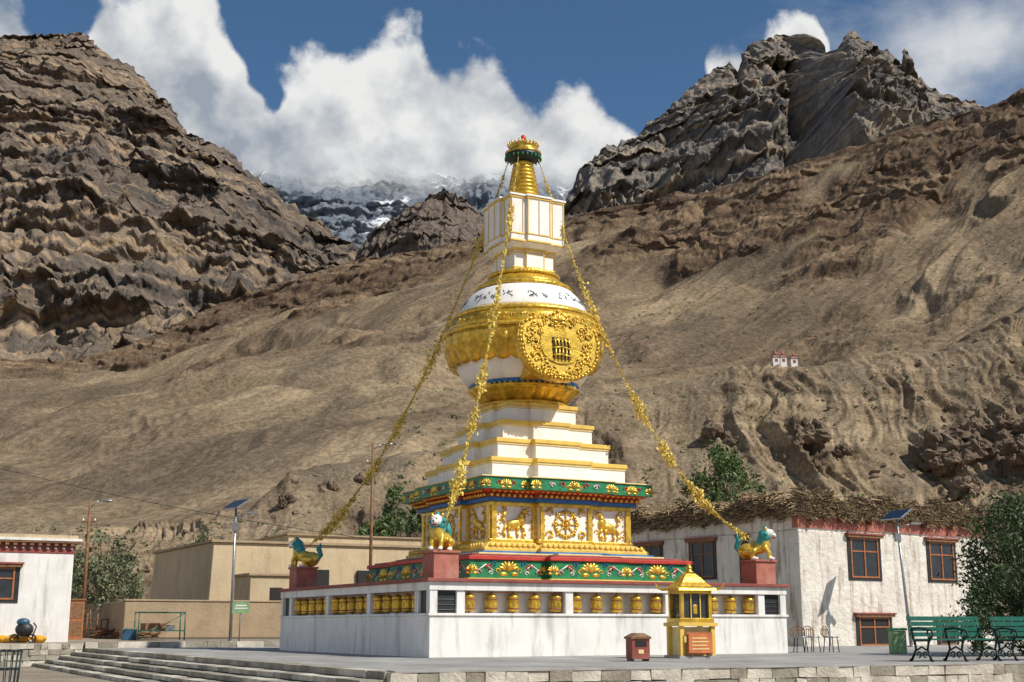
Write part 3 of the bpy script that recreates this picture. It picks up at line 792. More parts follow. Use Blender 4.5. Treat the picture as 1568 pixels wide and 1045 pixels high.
for i in range(3): mb.tube([(-.34, -2.685, zc0-.24+i*.22), (-.05, -2.7, zc0-.2+i*.22), (.24, -2.685, zc0-.26+i*.22)], .026, 'goldrelief', 6)
mb.M = Matrix(); mb.obj('niche_panel', st)

mb = MB()
h, a2, d2 = .76, .3, .09
mb.prism(off(h, a2, d2, 0), 11.46, 12.08, 'white'); mb.prism(off(h, a2, d2, .04), 11.47, 11.55, 'gold')
mb.prism(off(h, a2, d2, .02), 11.98, 12.02, 'yellow')
mb.prism(off(h, a2, d2, .06), 12.08, 12.15, 'yellow'); mb.prism(off(h, a2, d2, .06), 12.15, 12.3, 'white', off(h, a2, d2, .22))
h2, a3 = 1.0, .38
mb.prism(off(h2, a3, d2, 0), 12.3, 13.68, 'white'); mb.prism(off(h2, a3, d2, .03), 12.3, 12.35, 'yellow'); mb.prism(off(h2, a3, d2, .02), 12.52, 12.56, 'yellow')
mb.prism(off(h2, a3, d2, .03), 13.62, 13.675, 'yellow'); mb.prism(off(h2, a3, d2, .06), 13.68, 13.74, 'white'); mb.prism(off(h2, a3, d2, -.2), 13.74, 13.82, 'gold')
for k in range(4):
    mb.M = K4[k]
    for x, yy in ((-h2+d2+.02, -h2+d2), (-a3, -h2), (a3, -h2), (h2-d2-.02, -h2+d2), (-a3-.13, -h2+d2), (a3+.13, -h2+d2), (0, -h2)):
        mb.box((x, yy-.008, 13.08), (.022, .03, 1.1), 'yellow')
    for x, yy in ((-a2, -h), (a2, -h)): mb.box((x, yy-.006, 11.77), (.02, .025, .42), 'yellow')
mb.M = Matrix(); mb.remap(ZA, ZB); mb.obj('harmika', st, bevel=.006)
mb = MB(); prof = [(.5, 13.8)]
for i in range(10):
    r = .53-.023*i; z = 13.82+i*.118
    prof += [(r-.05, z), (r, z+.03), (r, z+.075), (r-.06, z+.11)]
prof += [(.26, 15.02)]
mb.lathe(prof, 48, 'gold')
mb.lathe([(.28, 15.0), (.3, 15.06), (.5, 15.1), (.56, 15.14), (.56, 15.26), (.5, 15.27)], 48, 'iron')
mb.lathe([(.5, 15.24), (.57, 15.25), (.57, 15.32), (.45, 15.38), (.44, 15.5), (.47, 15.53), (.44, 15.58), (.2, 15.6)], 48, 'gold')
for i in range(24):
    t = 2*math.pi*i/24; mb.ell((.56*math.cos(t), .56*math.sin(t), 15.12), (.03, .03, .06), 'green', 5, 4); mb.ell((.48*math.cos(t), .48*math.sin(t), 15.6), (.03, .03, .05), 'goldrelief', 5, 4)
mb.lathe([(.1, 15.58), (.16, 15.62), (.18, 15.68), (.1, 15.72)], 20, 'white')
mb.torus((0, 0, 15.84), .12, .035, 'white', math.pi, 2*math.pi, 10, 6)
mb.ell((0, 0, 15.84), (.09, .09, .11), 'redball')
mb.remap(ZA, ZB); mb.obj('spire', st)

def sculpt(name, parts, voxel, parent=None, loc=(0, 0, 0), rz=0, scale=1, extra=None):
    m = MB()
    for p in parts:
        if p[0] == 'e': m.ell(p[1], p[2], p[3], 16, 12, Matrix.Rotation(p[4], 3, 'Y') if len(p) > 4 else None)
        else:
            m.cyl(p[1], p[2], p[3], p[4], p[5], 12); m.ell(p[1], (p[3],)*3, p[5], 12, 8); m.ell(p[2], (p[4],)*3, p[5], 12, 8)
    o = m.obj(name+'_tmp'); md = o.modifiers.new('r', 'REMESH'); md.mode = 'VOXEL'; md.voxel_size = voxel
    sm = o.modifiers.new('s', 'SMOOTH'); sm.iterations = 3; sm.factor = .5
    dg = bpy.context.evaluated_depsgraph_get(); me = bpy.data.meshes.new_from_object(o.evaluated_get(dg))
    bpy.data.objects.remove(o)
    me.materials.clear(); keys = []
    for p in parts:
        k = p[3] if p[0] == 'e' else p[5]
        if k not in keys: keys.append(k)
    for k in keys: me.materials.append(M[k])
    for poly in me.polygons:
        c = poly.center; best = 1e9; bi = 0
        for p in parts:
            if p[0] == 'e':
                q = c-Vector(p[1]); dd = (Vector((q.x/p[2][0], q.y/p[2][1], q.z/p[2][2])).length-1)*min(p[2]); k = p[3]
            else:
                a = Vector(p[1]); b = Vector(p[2]); t = max(0, min(1, (c-a).dot(b-a)/(b-a).length_squared)); dd = (c-(a+(b-a)*t)).length-(p[3]+(p[4]-p[3])*t); k = p[5]
            if dd < best: best = dd; bi = keys.index(k)
        poly.material_index = bi; poly.use_smooth = True
    me.name = name
    e = bpy.data.objects.new(name, me); scene.collection.objects.link(e)
    e.location = loc; e.rotation_euler = (0, 0, rz); e.scale = (scale,)*3
    if parent: e.parent = parent
    if extra:
        x = MB(); extra(x); x.obj('face_details', e)
    return e
def lion_parts():
    P = [('e', (-.28, 0, .24), (.24, .18, .23), 'goldrelief'), ('e', (-.02, 0, .33), (.3, .15, .17), 'goldrelief'),
         ('e', (.2, 0, .42), (.16, .16, .22), 'goldrelief'), ('e', (.2, 0, .66), (.17, .21, .2), 'teal'), ('e', (.12, 0, .52), (.15, .17, .17), 'teal'),
         ('e', (.34, 0, .72), (.14, .13, .13), 'white'), ('e', (.45, 0, .67), (.09, .09, .06), 'white'), ('e', (.44, 0, .61), (.07, .06, .03), 'red'),
         ('e', (.26, .13, .84), (.04, .035, .07), 'goldrelief'), ('e', (.26, -.13, .84), (.04, .035, .07), 'goldrelief'), ('e', (.24, 0, .88), (.06, .05, .06), 'teal')]
    for f in (-1, 1):
        P += [('c', (.22, f*.11, .36), (.31, f*.12, .2), .075, .055, 'goldrelief'), ('c', (.31, f*.12, .2), (.32, f*.12, .06), .055, .05, 'goldrelief'), ('e', (.37, f*.12, .045), (.09, .06, .045), 'white'),
              ('c', (-.28, f*.14, .22), (-.08, f*.2, .24), .12, .09, 'goldrelief'), ('c', (-.08, f*.2, .24), (-.14, f*.2, .07), .08, .05, 'goldrelief'), ('e', (-.06, f*.2, .045), (.12, .06, .045), 'white')]
    P += [('c', (-.48, 0, .2), (-.58, 0, .36), .05, .055, 'teal'), ('c', (-.58, 0, .36), (-.5, 0, .55), .07, .085, 'teal'), ('c', (-.5, 0, .55), (-.56, 0, .7), .08, .03, 'teal')]
    return P
def lion_face(x):
    for f in (-1, 1):
        x.ell((.46, f*.06, .755), (.022, .026, .026), 'white', 8, 6); x.ell((.477, f*.06, .755), (.01, .014, .014), 'black', 6, 5)
        x.ell((.26, f*.19, .7), (.06, .03, .05), 'teal', 7, 5)
    x.ell((.53, 0, .69), (.02, .03, .02), 'black', 6, 5)
for (px, py) in ((-5.0, -5.0), (-5.0, 5.0), (4.6, -5.0), (4.6, 5.0)):
    m = MB(); m.bx(-.33, .33, -.33, .33, 0, .6, 'pedestal'); m.bx(-.37, .37, -.37, .37, .6, .66, 'pedestal')
    m.obj('pedestal', st, (px, py, 1.83), 0, .01)
    wx, wy = C[0]+px*math.cos(RZ)-py*math.sin(RZ), C[1]+px*math.sin(RZ)+py*math.cos(RZ)
    ang = math.atan2(py, px)+RZ
    sculpt('snow_lion_statue', lion_parts(), .022, None, (wx, wy, 2.485), ang, 1.0, lion_face)

def garland(p0, p1, sag, seed):
    rnd = random.Random(seed); m = MB(); p0 = Vector(p0); p1 = Vector(p1); pts = []
    for i in range(61):
        t = i/60; p = p0.lerp(p1, t); p.z -= sag*4*t*(1-t); pts.append(p)
    m.tube([tuple(p) for p in pts], .014, 'rope', 5)
    ph = rnd.uniform(0, 6)
    for i in range(5600):
        t = rnd.uniform(.02, .93)
        cl = max(0, .5+.5*math.sin(t*38+ph+1.5*math.sin(t*11)))**1.5
        env = .03+.19*cl*(.35+.65*min(1, t*2.2))
        if rnd.random() > .06+env*4.2: continue
        q = p0.lerp(p1, t); q.z -= sag*4*t*(1-t)
        q = q+Vector((rnd.gauss(0, .36), rnd.gauss(0, .36), rnd.gauss(-.3, .5)))*env
        s_ = rnd.uniform(.02, .055)
        d1 = Vector([rnd.uniform(-1, 1) for _ in range(3)])*s_; d2 = Vector([rnd.uniform(-1, 1) for _ in range(3)])*s_*.8+Vector((0, 0, s_*.6))
        m.add([q-d1, q+d2, q+d1, q-d2], [(0, 1, 2, 3)], 'cloth')
    m.obj('cloth_garland', st)
for i, (px, py, sg) in enumerate(((-4.95, -4.9, 1.3), (-5.1, 5.2, 1.9), (4.7, -5.1, 2.3), (4.7, 5.1, 1.9))):
    n = Vector((px, py, 0)).normalized()*.5
    garland((n.x, n.y, 14.9), (px, py, 2.9), sg, i+3)

# ------------------------------------------------------------------ golden lamp shrine, bin
mb = MB()
for x in (-.4, .4):
    for y in (-.3, .3): mb.bx(x-.05, x+.05, y-.05, y+.05, .06, .72, 'yellow')
mb.bx(-.5, .5, -.4, .4, .0, .06, 'concrete'); mb.bx(-.36, .36, -.24, .27, .06, .7, 'cream')
mb.bx(-.5, .5, -.4, .4, .72, .8, 'yellow'); mb.bx(-.44, .44, -.34, .34, .8, .9, 'gold')
for x in (-.36, .36):
    for y in (-.28, .28): mb.bx(x-.04, x+.04, y-.04, y+.04, .9, 1.46, 'gold')
mb.bx(-.32, .32, -.25, .25, .9, 1.45, 'glass'); mb.bx(-.4, .4, -.32, .32, 1.46, 1.53, 'gold')
for x in (-.12, .12): mb.bx(x-.012, x+.012, -.285, -.26, .9, 1.46, 'yellow')
mb.bx(-.05, .05, -.26, -.25, 1.0, 1.2, 'gold')
def sq(s_, t): return [(-s_, -t), (s_, -t), (s_, t), (-s_, t)]
prs = [(1.53, .52, .42), (1.58, .5, .4), (1.63, .4, .32), (1.72, .3, .24), (1.84, .2, .16), (1.92, .12, .1)]
for i in range(len(prs)-1): mb.prism(sq(prs[i][1], prs[i][2]), prs[i][0], prs[i+1][0], 'gold', sq(prs[i+1][1], prs[i+1][2]))
for x in (-1, 1):
    for y in (-1, 1): mb.tube([(x*.5, y*.4, 1.56), (x*.6, y*.48, 1.6), (x*.63, y*.51, 1.7)], [.03, .025, .01], 'gold', 6)
mb.lathe([(.08, 1.9), (.11, 1.96), (.06, 2.02), (.08, 2.06), (.01, 2.16)], 14, 'gold')
mb.bx(-.3, .3, -.47, -.42, .12, .55, 'orange'); mb.bx(-.33, .33, -.425, -.405, .08, .59, 'orangewood')
for i in range(4): mb.bx(-.22, .22-.05*(i % 2), -.476, -.471, .2+i*.08, .225+i*.08, 'cream')
mb.tube([(-.22, -.45, .0), (-.22, -.45, .12)], .015, 'wood'); mb.tube([(.22, -.45, 0), (.22, -.45, .12)], .015, 'wood')
mb.obj('butter_lamp_shrine', loc=(4.15, 30.9, 0), rz=R(20), bevel=.008)
mb = MB()
mb.bx(-.2, .2, -.17, .17, .05, .46, 'maroon'); mb.bx(-.23, .23, -.2, .2, .46, .5, 'wood'); mb.prism(sq(.23, .2), .5, .58, 'wood', sq(.08, .15))
mb.bx(-.13, .13, -.176, -.17, .3, .42, 'dark'); mb.bx(-.06, .06, -.175, -.17, .16, .24, 'cream')
for x in (-.17, .17): mb.bx(x-.02, x+.02, -.15, .15, 0, .05, 'iron')
mb.obj('litter_bin', loc=(2.65, 28.1, 0), rz=R(18), bevel=.006)

# ------------------------------------------------------------------ benches
def bench(loc, rz):
    m = MB(); L = 1.85
    for i in range(4): m.box((0, -.28+i*.13, .45), (L, .1, .03), 'bench')
    for i in range(4): m.box((0, .24+i*.025, .55+i*.11), (L, .03, .09), 'bench')
    for x in (-.86, 0, .86):
        m.tube([(x, -.34, .44), (x, .2, .43), (x, .34, .95)], [.03, .03, .022], 'iron', 6)
        m.tube([(x, -.3, .43), (x, -.24, .25), (x, -.34, .03), (x, -.4, 0.02)], [.03, .024, .03, .03], 'iron', 6)
        m.tube([(x, .18, .43), (x, .14, .25), (x, .3, .03), (x, .36, .02)], [.03, .024, .03, .03], 'iron', 6)
        m.tube([(x, -.24, .22), (x, -.05, .3), (x, .14, .22)], .018, 'iron', 6)
        pts = [(x, -.34+.09*math.cos(a), .56+.09*math.sin(a)) for a in [j*.5 for j in range(12)]]
        m.tube(pts, .02, 'iron', 6); m.tube([(x, -.3, .65), (x, 0, .68), (x, .26, .66)], .024, 'iron', 6)
        m.tube([(x, -.34, .44), (x, -.36, .55)], .022, 'iron', 6)
        for q in (-1, 1):
            pts = [(x, -.05+q*(.1+.06*math.cos(a)), .14+.06*math.sin(a)) for a in [j*.5 for j in range(11)]]
            m.tube(pts, .014, 'iron', 5)
    m.obj('park_bench', loc=loc, rz=rz)
bench((9.35, 28.2, 0), R(20)); bench((11.4, 29.0, 0), R(20))

for i, (x, y) in enumerate(((8.05, 37.2), (8.45, 37.5), (9.0, 37.6))):
    m = MB(); m.lathe([(.2, .4), (.22, .42), (.2, .44)], 16, 'steel')
    for k in range(4):
        a = k*math.pi/2+.7; m.tube([(.17*math.cos(a), .17*math.sin(a), .42), (.22*math.cos(a), .22*math.sin(a), 0)], .014, 'iron')
    m.torus((0, .18, .5), .22, .014, 'wood', 0, math.pi, 14, 5); m.torus((0, .18, .5), .14, .012, 'wood', 0, math.pi, 12, 5)
    for x2 in (-.22, .22): m.cyl((x2, .18, .5), (x2*.8, .1, .42), .014, .014, 'wood')
    for x2 in (-.12, -.04, .04, .12): m.cyl((x2, .18, .43), (x2, .18, .68), .01, .01, 'wood')
    m.obj('garden_chair', loc=(x, y, 0), rz=R(10+20*i))

# ------------------------------------------------------------------ right house
RH = R(34)
def brush_edge(m, p, q, z0, z1, n):
    p = Vector(p); q = Vector(q); d = (q-p); L = d.length; d.normalize(); nn = Vector((d.y, -d.x))
    for i in range(n):
        s_ = random.uniform(0, L); h_ = random.random()
        top = .14*math.sin(s_*1.7)+.12*math.sin(s_*4.1+1)+.1*math.sin(s_*9)+.06*math.sin(s_*23)
        bot = .08*math.sin(s_*2.9+2)+.06*math.sin(s_*7.7)
        c_ = p+d*s_+nn*(random.uniform(-.35, .1)+.12*h_); z = z0+bot*(1-h_)+(z1-z0+top)*h_
        ang = random.gauss(0, .5)
        ax = nn*math.cos(ang)+d*math.sin(ang); l = random.uniform(.12, .38)
        dz = random.gauss(-.08, .09)
        m.cyl((c_.x-ax.x*l, c_.y-ax.y*l, z), (c_.x+ax.x*l*.6, c_.y+ax.y*l*.6, z+dz), .03, .012, random.choice(['thatch', 'thatch', 'straw', 'straw', 'mud', 'crag']), 4, False)
def frame_window(m, x0_, x1_, z0_, z1_, y, outward=-1, glassk='glass', wk='wood', border='black', axis='x', bars=1):
    def B(a0, a1, d0, d1, c0, c1, k):
        lo, hi = sorted((y+outward*d0, y+outward*d1))
        if axis == 'x': m.bx(a0, a1, lo, hi, c0, c1, k)
        else: m.bx(lo, hi, a0, a1, c0, c1, k)
    w = .16
    B(x0_, x0_+w, -.02, .03, z0_, z1_, border); B(x1_-w, x1_, -.02, .03, z0_, z1_, border)
    B(x0_+w, x1_-w, -.02, .03, z0_, z0_+.1, border)
    B(x0_-.06, x1_+.06, -.02, .16, z1_, z1_+.1, 'wood'); B(x0_-.1, x1_+.1, -.02, .2, z1_+.1, z1_+.16, 'maroon')
    B(x0_+w, x1_-w, -.06, .012, z0_+.1, z1_, glassk)
    xi0, xi1 = x0_+w, x1_-w; t = .06
    B(xi0, xi0+t, .012, .05, z0_+.1, z1_, wk); B(xi1-t, xi1, .012, .05, z0_+.1, z1_, wk)
    B(xi0+t, xi1-t, .012, .05, z0_+.1, z0_+.1+t, wk); B(xi0+t, xi1-t, .012, .05, z1_-t, z1_, wk)
    for i in range(bars):
        xm = xi0+(xi1-xi0)*(i+1)/(bars+1); B(xm-.03, xm+.03, .012, .045, z0_+.1+t, z1_-t, wk)
    zm = z0_+(z1_-z0_)*.68; B(xi0+t, xi1-t, .012, .04, zm-.025, zm+.025, wk)
hs = empty('mud_brick_house', (10.5, 48, -.1), RH)
LX, LY, HH = 11.0, 10.2, 4.95
m = MB(); m.bx(0, LX, 0, LY, 0, 4.3, 'mudhouse'); m.bx(.01, LX-.01, .01, LY-.01, 4.3, HH, 'mudhouse')
m.obj('walls', hs, bevel=.05)
m = MB(); m.bx(-.012, LX+.012, -.012, .3, 4.36, 4.78, 'pedestal')
for i in range(7): m.bx(.5+i*1.6, .62+i*1.6, -.28, .1, 4.6, 4.72, 'wood')
m.obj('painted_band', hs)
m = MB(); m.bx(-.15, LX+.6, -.15, LY+.2, HH, HH+.12, 'mud'); m.bx(0.05, LX+.4, .05, LY+.0, HH+.12, HH+.4, 'thatch')
brush_edge(m, (-.1, -.16), (LX+1.6, -.16), HH-.12, HH+.62, 7000)
brush_edge(m, (-.16, LY+.2), (-.16, -.1), HH-.12, HH+.62, 6000)
m.obj('brushwood_roof', hs)
m = MB()
frame_window(m, 2.55, 4.4, 2.5, 4.1, 0, wk='orangewood', bars=1); frame_window(m, 7.1, 8.9, 2.5, 4.1, 0, wk='orangewood')
frame_window(m, 2.8, 4.8, .0, 1.15, 0, wk='orangewood', glassk='dark'); frame_window(m, 7.4, 8.7, .0, 1.0, 0, glassk='dark')
frame_window(m, 4.4, 6.0, 2.6, 4.1, 0, axis='y'); frame_window(m, 7.6, 9.2, 2.5, 4.1, 0, axis='y'); frame_window(m, 2.6, 3.1, 2.2, 4.1, 0, axis='y', bars=0)
m.obj('windows', hs)

lh = empty('white_village_house', (-15.4, 46.2, .15), RZ)
m = MB(); m.bx(-9, 0, 0, 7, 0, 3.05, 'wallwhite'); m.obj('walls', lh, bevel=.03)
m = MB(); m.bx(-9.02, .02, -.02, 7.02, 3.05, 3.4, 'maroon'); m.bx(-9.2, .2, -.2, 7.2, 3.4, 3.47, 'wood'); m.bx(-9.2, .22, -.22, 7.2, 3.47, 3.56, 'wallwhite'); m.bx(-9.1, .1, -.1, 7.1, 3.56, 3.68, 'mudlight')
for i in range(34):
    m.cyl((-.1-i*.27, -.06, 3.22), (-.1-i*.27, -.02, 3.22), .045, .045, 'white', 8); m.bx(-.16-i*.27, -.04-i*.27, -.18, -.02, 3.3, 3.38, 'wood')
m.obj('roof_frieze', lh)
m = MB(); frame_window(m, -3.2, -1.75, 1.35, 2.55, 0, wk='orangewood'); frame_window(m, -6.4, -5, 1.35, 2.55, 0, wk='orangewood'); m.obj('windows', lh)

tb = empty('mud_building', (-14.1, 62, .3), RZ)
m = MB(); m.prism([(-.25, -.25), (12, -.25), (12, 12.1), (-.25, 12.1)], 0, 4.3, 'mudlight', [(0, 0), (12, 0), (12, 12), (0, 12)])
m.obj('walls', tb, bevel=.04)
m = MB(); m.bx(-.12, 3.6, -.12, 12.1, 4.3, 4.42, 'mud'); m.bx(3.6, 12.1, -.12, 12.1, 4.3, 4.42, 'mud'); m.bx(3.7, 12, .1, 12, 4.42, 4.75, 'mudlight'); m.bx(3.6, 12.1, 0, 12.1, 4.75, 4.83, 'mud')
m.obj('roof', tb)
m = MB()
for i in range(3): m.bx(5+i*2.2, 5.7+i*2.2, -.3, -.1, 2.2, 3.1, 'dark')
m.obj('windows', tb)
m = MB(); m.bx(0, 2.3, 0, 2.5, 0, 2.6, 'mudlight'); m.bx(-.1, 2.4, -.1, 2.6, 2.6, 2.72, 'mud'); m.bx(.9, 1.5, -.02, .02, 1.4, 2.1, 'dark')
m.obj('mud_shed', loc=(-11.6, 58.5, .3), rz=RZ, bevel=.03)
m = MB()
m.bx(0, 22, 0, .35, 0, 1.42, 'mud'); m.bx(-.03, 22, -.04, .39, 1.42, 1.5, 'mud'); m.bx(0, .35, .35, 9, 0, 1.42, 'mud')
m.obj('compound_wall', loc=(-15.2, 52, .25), rz=RZ, bevel=.04)

# ------------------------------------------------------------------ street lamps & poles
def solar_lamp(name, x, y, z0, z1, lean=0, face=0):
    m = MB(); h = z1-z0
    m.lathe([(.14, 0), (.14, .04), (.07, .05)], 12, 'steel'); m.cyl((0, 0, 0), (lean, 0, h), .06, .04, 'steel', 10)
    m.M = Matrix.Translation((lean, 0, h+.12)) @ Matrix.Rotation(R(face), 4, 'Z') @ Matrix.Rotation(R(32), 4, 'X')
    m.box((0, 0, 0), (1.0, .66, .04), 'steel'); m.box((0, 0, .023), (.94, .6, .01), 'panel'); m.M = Matrix()
    m.cyl((lean, 0, h-.35), (lean+.55, -.1, h-.2), .025, .02, 'steel'); m.box((lean+.65, -.12, h-.2), (.36, .14, .07), 'steel')
    m.box((lean, 0, h-.7), (.2, .18, .3), 'steel')
    return m.obj(name, loc=(x, y, z0))
solar_lamp('street_lamp', -10.2, 48.2, .15, 5.0, 0, -45)
solar_lamp('street_lamp', 14.2, 47.4, -.0, 4.55, -.25, -60)
def pole(name, x, y, z0, z1, k='wood'):
    m = MB(); h = z1-z0; m.cyl((0, 0, 0), (0, 0, h), .09, .06, k, 10)
    m.tube([(0, 0, h-.3), (.35, 0, h-.02), (.6, 0, h)], .025, 'steel'); m.ell((.72, 0, h-.02), (.22, .1, .07), 'steel'); m.box((0, 0, h-.9), (.6, .06, .06), k)
    for q in (-.25, .25): m.lathe([(.03, h-.87), (.04, h-.8), (.02, h-.76)], 8, 'white', (q, 0))
    m.obj(name, loc=(x, y, z0))
pole('utility_pole', -6.45, 60, .3, 9.0, 'wood'); pole('utility_pole', -17.8, 55, .2, 5.9, 'wood')
m = MB(); pts = []
A0 = Vector((-25.5, 60, 8.3)); A1 = Vector((-6.45, 60, 4.6))
for i in range(31):
    t = i/30; p = A0.lerp(A1, t); p.z -= 1.2*t*(1-t); pts.append(tuple(p))
m.tube(pts, .018, 'black', 4); m.obj('power_cable')
m = MB(); m.cyl((0, 0, 0), (0, 0, 1.5), .025, .025, 'steel'); m.box((0.02, -.04, 1.25), (.6, .03, .4), 'signgreen'); m.box((.02, -.058, 1.32), (.4, .006, .05), 'white'); m.box((.02, -.058, 1.22), (.45, .006, .04), 'white')
m.obj('notice_sign', loc=(-9.75, 47.6, .12), rz=R(8))
m = MB(); m.box((0, 0, .3), (.4, .34, .6), 'signgreen'); m.box((0, 0, .64), (.46, .4, .07), 'green'); m.obj('waste_bin', loc=(10.3, 35.6, .0), bevel=.03)

# ------------------------------------------------------------------ yard clutter
m = MB()
for i in range(15): m.cyl((i*.2, random.uniform(-.05, .05), 0), (i*.2+random.uniform(-.08, .08), 0, random.uniform(.7, 1.2)), .035, .03, 'wood', 6)
m.cyl((0, 0, .4), (2.9, 0, .45), .025, .025, 'wood', 6); m.cyl((0, 0, .8), (2.9, 0, .75), .025, .025, 'wood', 6)
m.obj('wooden_fence', loc=(-18.0, 54.2, .2), rz=R(15))
m = MB()
for x in (0, 1.7):
    for y in (0, .9): m.cyl((x, y, 0), (x, y, 1.05), .025, .025, 'bench')
for z in (.35, 1.02):
    for (p, q) in (((0, 0), (1.7, 0)), ((1.7, 0), (1.7, .9)), ((1.7, .9), (0, .9)), ((0, .9), (0, 0))): m.cyl((*p, z), (*q, z), .022, .022, 'bench')
for i in range(6): m.cyl((.15+i*.28, 0, .36), (.15+i*.28, .9, .36), .012, .012, 'steel')
m.cyl((0, 0, .05), (1.7, 0, 1.0), .015, .015, 'bench'); m.box((.6, .4, .5), (.8, .5, .25), 'wood', .2); m.box((1.2, .5, .46), (.4, .3, .2), 'steel', -.3)
m.obj('metal_pipe_rack', loc=(-13.9, 49.5, .2), rz=R(25))
m = MB(); m.lathe([(.27, 0), (.29, .03), (.29, .3), (.3, .32), (.29, .34), (.29, .62), (.3, .64), (.29, .66), (.29, .92), (.27, .95)], 20, 'orangewood'); m.obj('steel_drum', loc=(-17.9, 53.2, .2))
m = MB(); m.bx(-.3, .3, -.25, .25, 0, 1.5, 'orangewood'); m.bx(-.35, .35, -.3, .3, 1.5, 1.56, 'wood'); m.bx(-.24, .24, -.262, -.25, .15, .7, 'wood'); m.bx(-.24, .24, -.262, -.25, .8, 1.4, 'wood')
m.obj('wooden_cabinet', loc=(-17.0, 51.6, .2), rz=RZ)
for i, (x, y) in enumerate(((-17.3, 45.2), (-16.95, 45.1), (-16.1, 45.3), (-16.7, 45.35))):
    m = MB(); m.ell((0, 0, .13), (.28, .18, .14), 'sack', 12, 8); m.ell((.26, 0, .16), (.06, .07, .07), 'sack', 8, 6); m.obj('grain_sack', loc=(x, y, .15), rz=random.uniform(-.5, .5))
# dark trolley with a covered load
m = MB(); m.torus((-.3, 0, .16), .13, .03, 'black', n=18); m.torus((.25, 0, .16), .13, .03, 'black', n=18)
m.tube([(-.3, 0, .16), (-.1, 0, .34), (.25, 0, .16), (.38, 0, .55), (.28, 0, .68)], .025, 'black'); m.ell((0, 0, .46), (.3, .2, .24), 'black', 12, 8); m.ell((-.05, 0, .7), (.22, .17, .14), 'water_blue', 12, 8)
m.obj('loaded_trolley', loc=(-16.5, 45.0, .15), rz=.3)
m = MB(); m.box((0, 0, .2), (.5, .35, .4), 'water_blue'); m.box((0, 0, .42), (.54, .39, .05), 'steel'); m.obj('plastic_crate', loc=(-14.5, 50.4, .2), rz=.4)
for q in range(3):
    m = MB()
    for i in range(22): m.cyl((random.uniform(-.5, .5), random.uniform(-.3, .3), random.uniform(.04, .35)), (random.uniform(-.6, .6), random.uniform(-.4, .4), random.uniform(.04, .4)), .035, .03, 'wood', 6)
    m.obj('firewood_pile', loc=(-16.5+q*1.1, 53.5-q*.7, .2))
m = MB()
for i in range(20):
    t = 2*math.pi*i/20; m.cyl((.26*math.cos(t), .26*math.sin(t), .05), (.32*math.cos(t), .32*math.sin(t), .92), .008, .008, 'iron', 5)
for z, r in ((.05, .26), (.35, .28), (.65, .3), (.92, .32)): m.torus((0, 0, z), r, .012, 'iron', n=24, plane='xy')
m.obj('wire_basket', loc=(-7.75, 20.2, -.56))

# ------------------------------------------------------------------ trees
def tree(name, loc, h, r, leaf='leaf', seed=1, clumps=46, per=75, ls=.09, zlo=.25, slim=1.0, trunk=.1):
    rnd = random.Random(seed); m = MB(); top = Vector((rnd.uniform(-.1, .1)*r, 0, h*.8))
    m.tube([(0, 0, -.2), (.04, .02, h*.25), (.02, -.05, h*.5), tuple(top)], [trunk, trunk*.8, trunk*.5, trunk*.15], 'bark', 8)
    for c in range(clumps):
        while True:
            q = Vector((rnd.uniform(-1, 1), rnd.uniform(-1, 1), rnd.uniform(-1, 1)))
            if .35 < q.length < 1: break
        zf = q.z*.5+.5; wid = (math.sin(math.pi*min(1, max(.05, zf*.85+.12))))**.6
        c_ = Vector((q.x*r*wid, q.y*r*wid, h*(zlo+(1-zlo)*zf)*.95)); rc = r*rnd.uniform(.16, .34)*slim
        s0 = Vector((0, 0, max(.1, c_.z*.55)))
        m.tube([tuple(s0), tuple(s0.lerp(c_, .5)+Vector((0, 0, -.05*h))), tuple(c_)], [trunk*.35, trunk*.2, trunk*.07], 'bark', 5)
        for _ in range(per):
            d = Vector((rnd.gauss(0, .5), rnd.gauss(0, .5), rnd.gauss(0, .5)))*rc; p = c_+d
            s_ = ls*rnd.uniform(.6, 1.3); d1 = Vector([rnd.uniform(-1, 1) for _ in range(3)])*s_; d2 = Vector([rnd.uniform(-1, 1) for _ in range(3)])*s_*.6
            m.add([p-d1, p+d2, p+d1, p-d2], [(0, 1, 2, 3)], leaf)
    m.obj(name, loc=loc)
tree('willow_tree', (-18.6, 60, .3), 5.0, 1.7, 'leafgrey', 2, 56, 80, .09, .1)
tree('willow_tree', (-20.8, 61, .3), 4.2, 1.6, 'leafgrey', 3, 44, 80, .09, .1)
tree('willow_tree', (-17.0, 57, .3), 3.4, 1.2, 'leafgrey', 4, 36, 70, .08, .05)
tree('poplar_tree', (-18.2, 78, .3), 6.4, 1.7, 'leafgrey', 5, 40, 60, .12, .2)
tree('poplar_tree', (-6.8, 76, .4), 9.3, 1.2, 'leaf', 6, 50, 70, .12, .1)
tree('poplar_tree', (-5.4, 74, .4), 7.4, 1.0, 'leafdark', 7, 44, 70, .12, .1)
tree('poplar_tree', (-8.0, 75, .4), 6.6, 1.5, 'leaf', 8, 44, 70, .12, .1)
tree('willow_tree', (12.1, 76, .4), 11.4, 2.3, 'leaf', 9, 100, 110, .12, .35)
tree('willow_tree', (14.6, 79, .4), 9.4, 2.0, 'leaf', 10, 64, 90, .12, .3)
tree('willow_tree', (12.9, 33.3, .0), 4.2, 1.6, 'leafdark', 11, 100, 130, .06, .05)
tree('willow_tree', (14.6, 35.0, .0), 5.0, 1.6, 'leaf', 12, 80, 110, .06, .05)
tree('shrub', (11.4, 32.4, .0), 1.7, .8, 'leafdark', 13, 34, 80, .05, .05, trunk=.04)

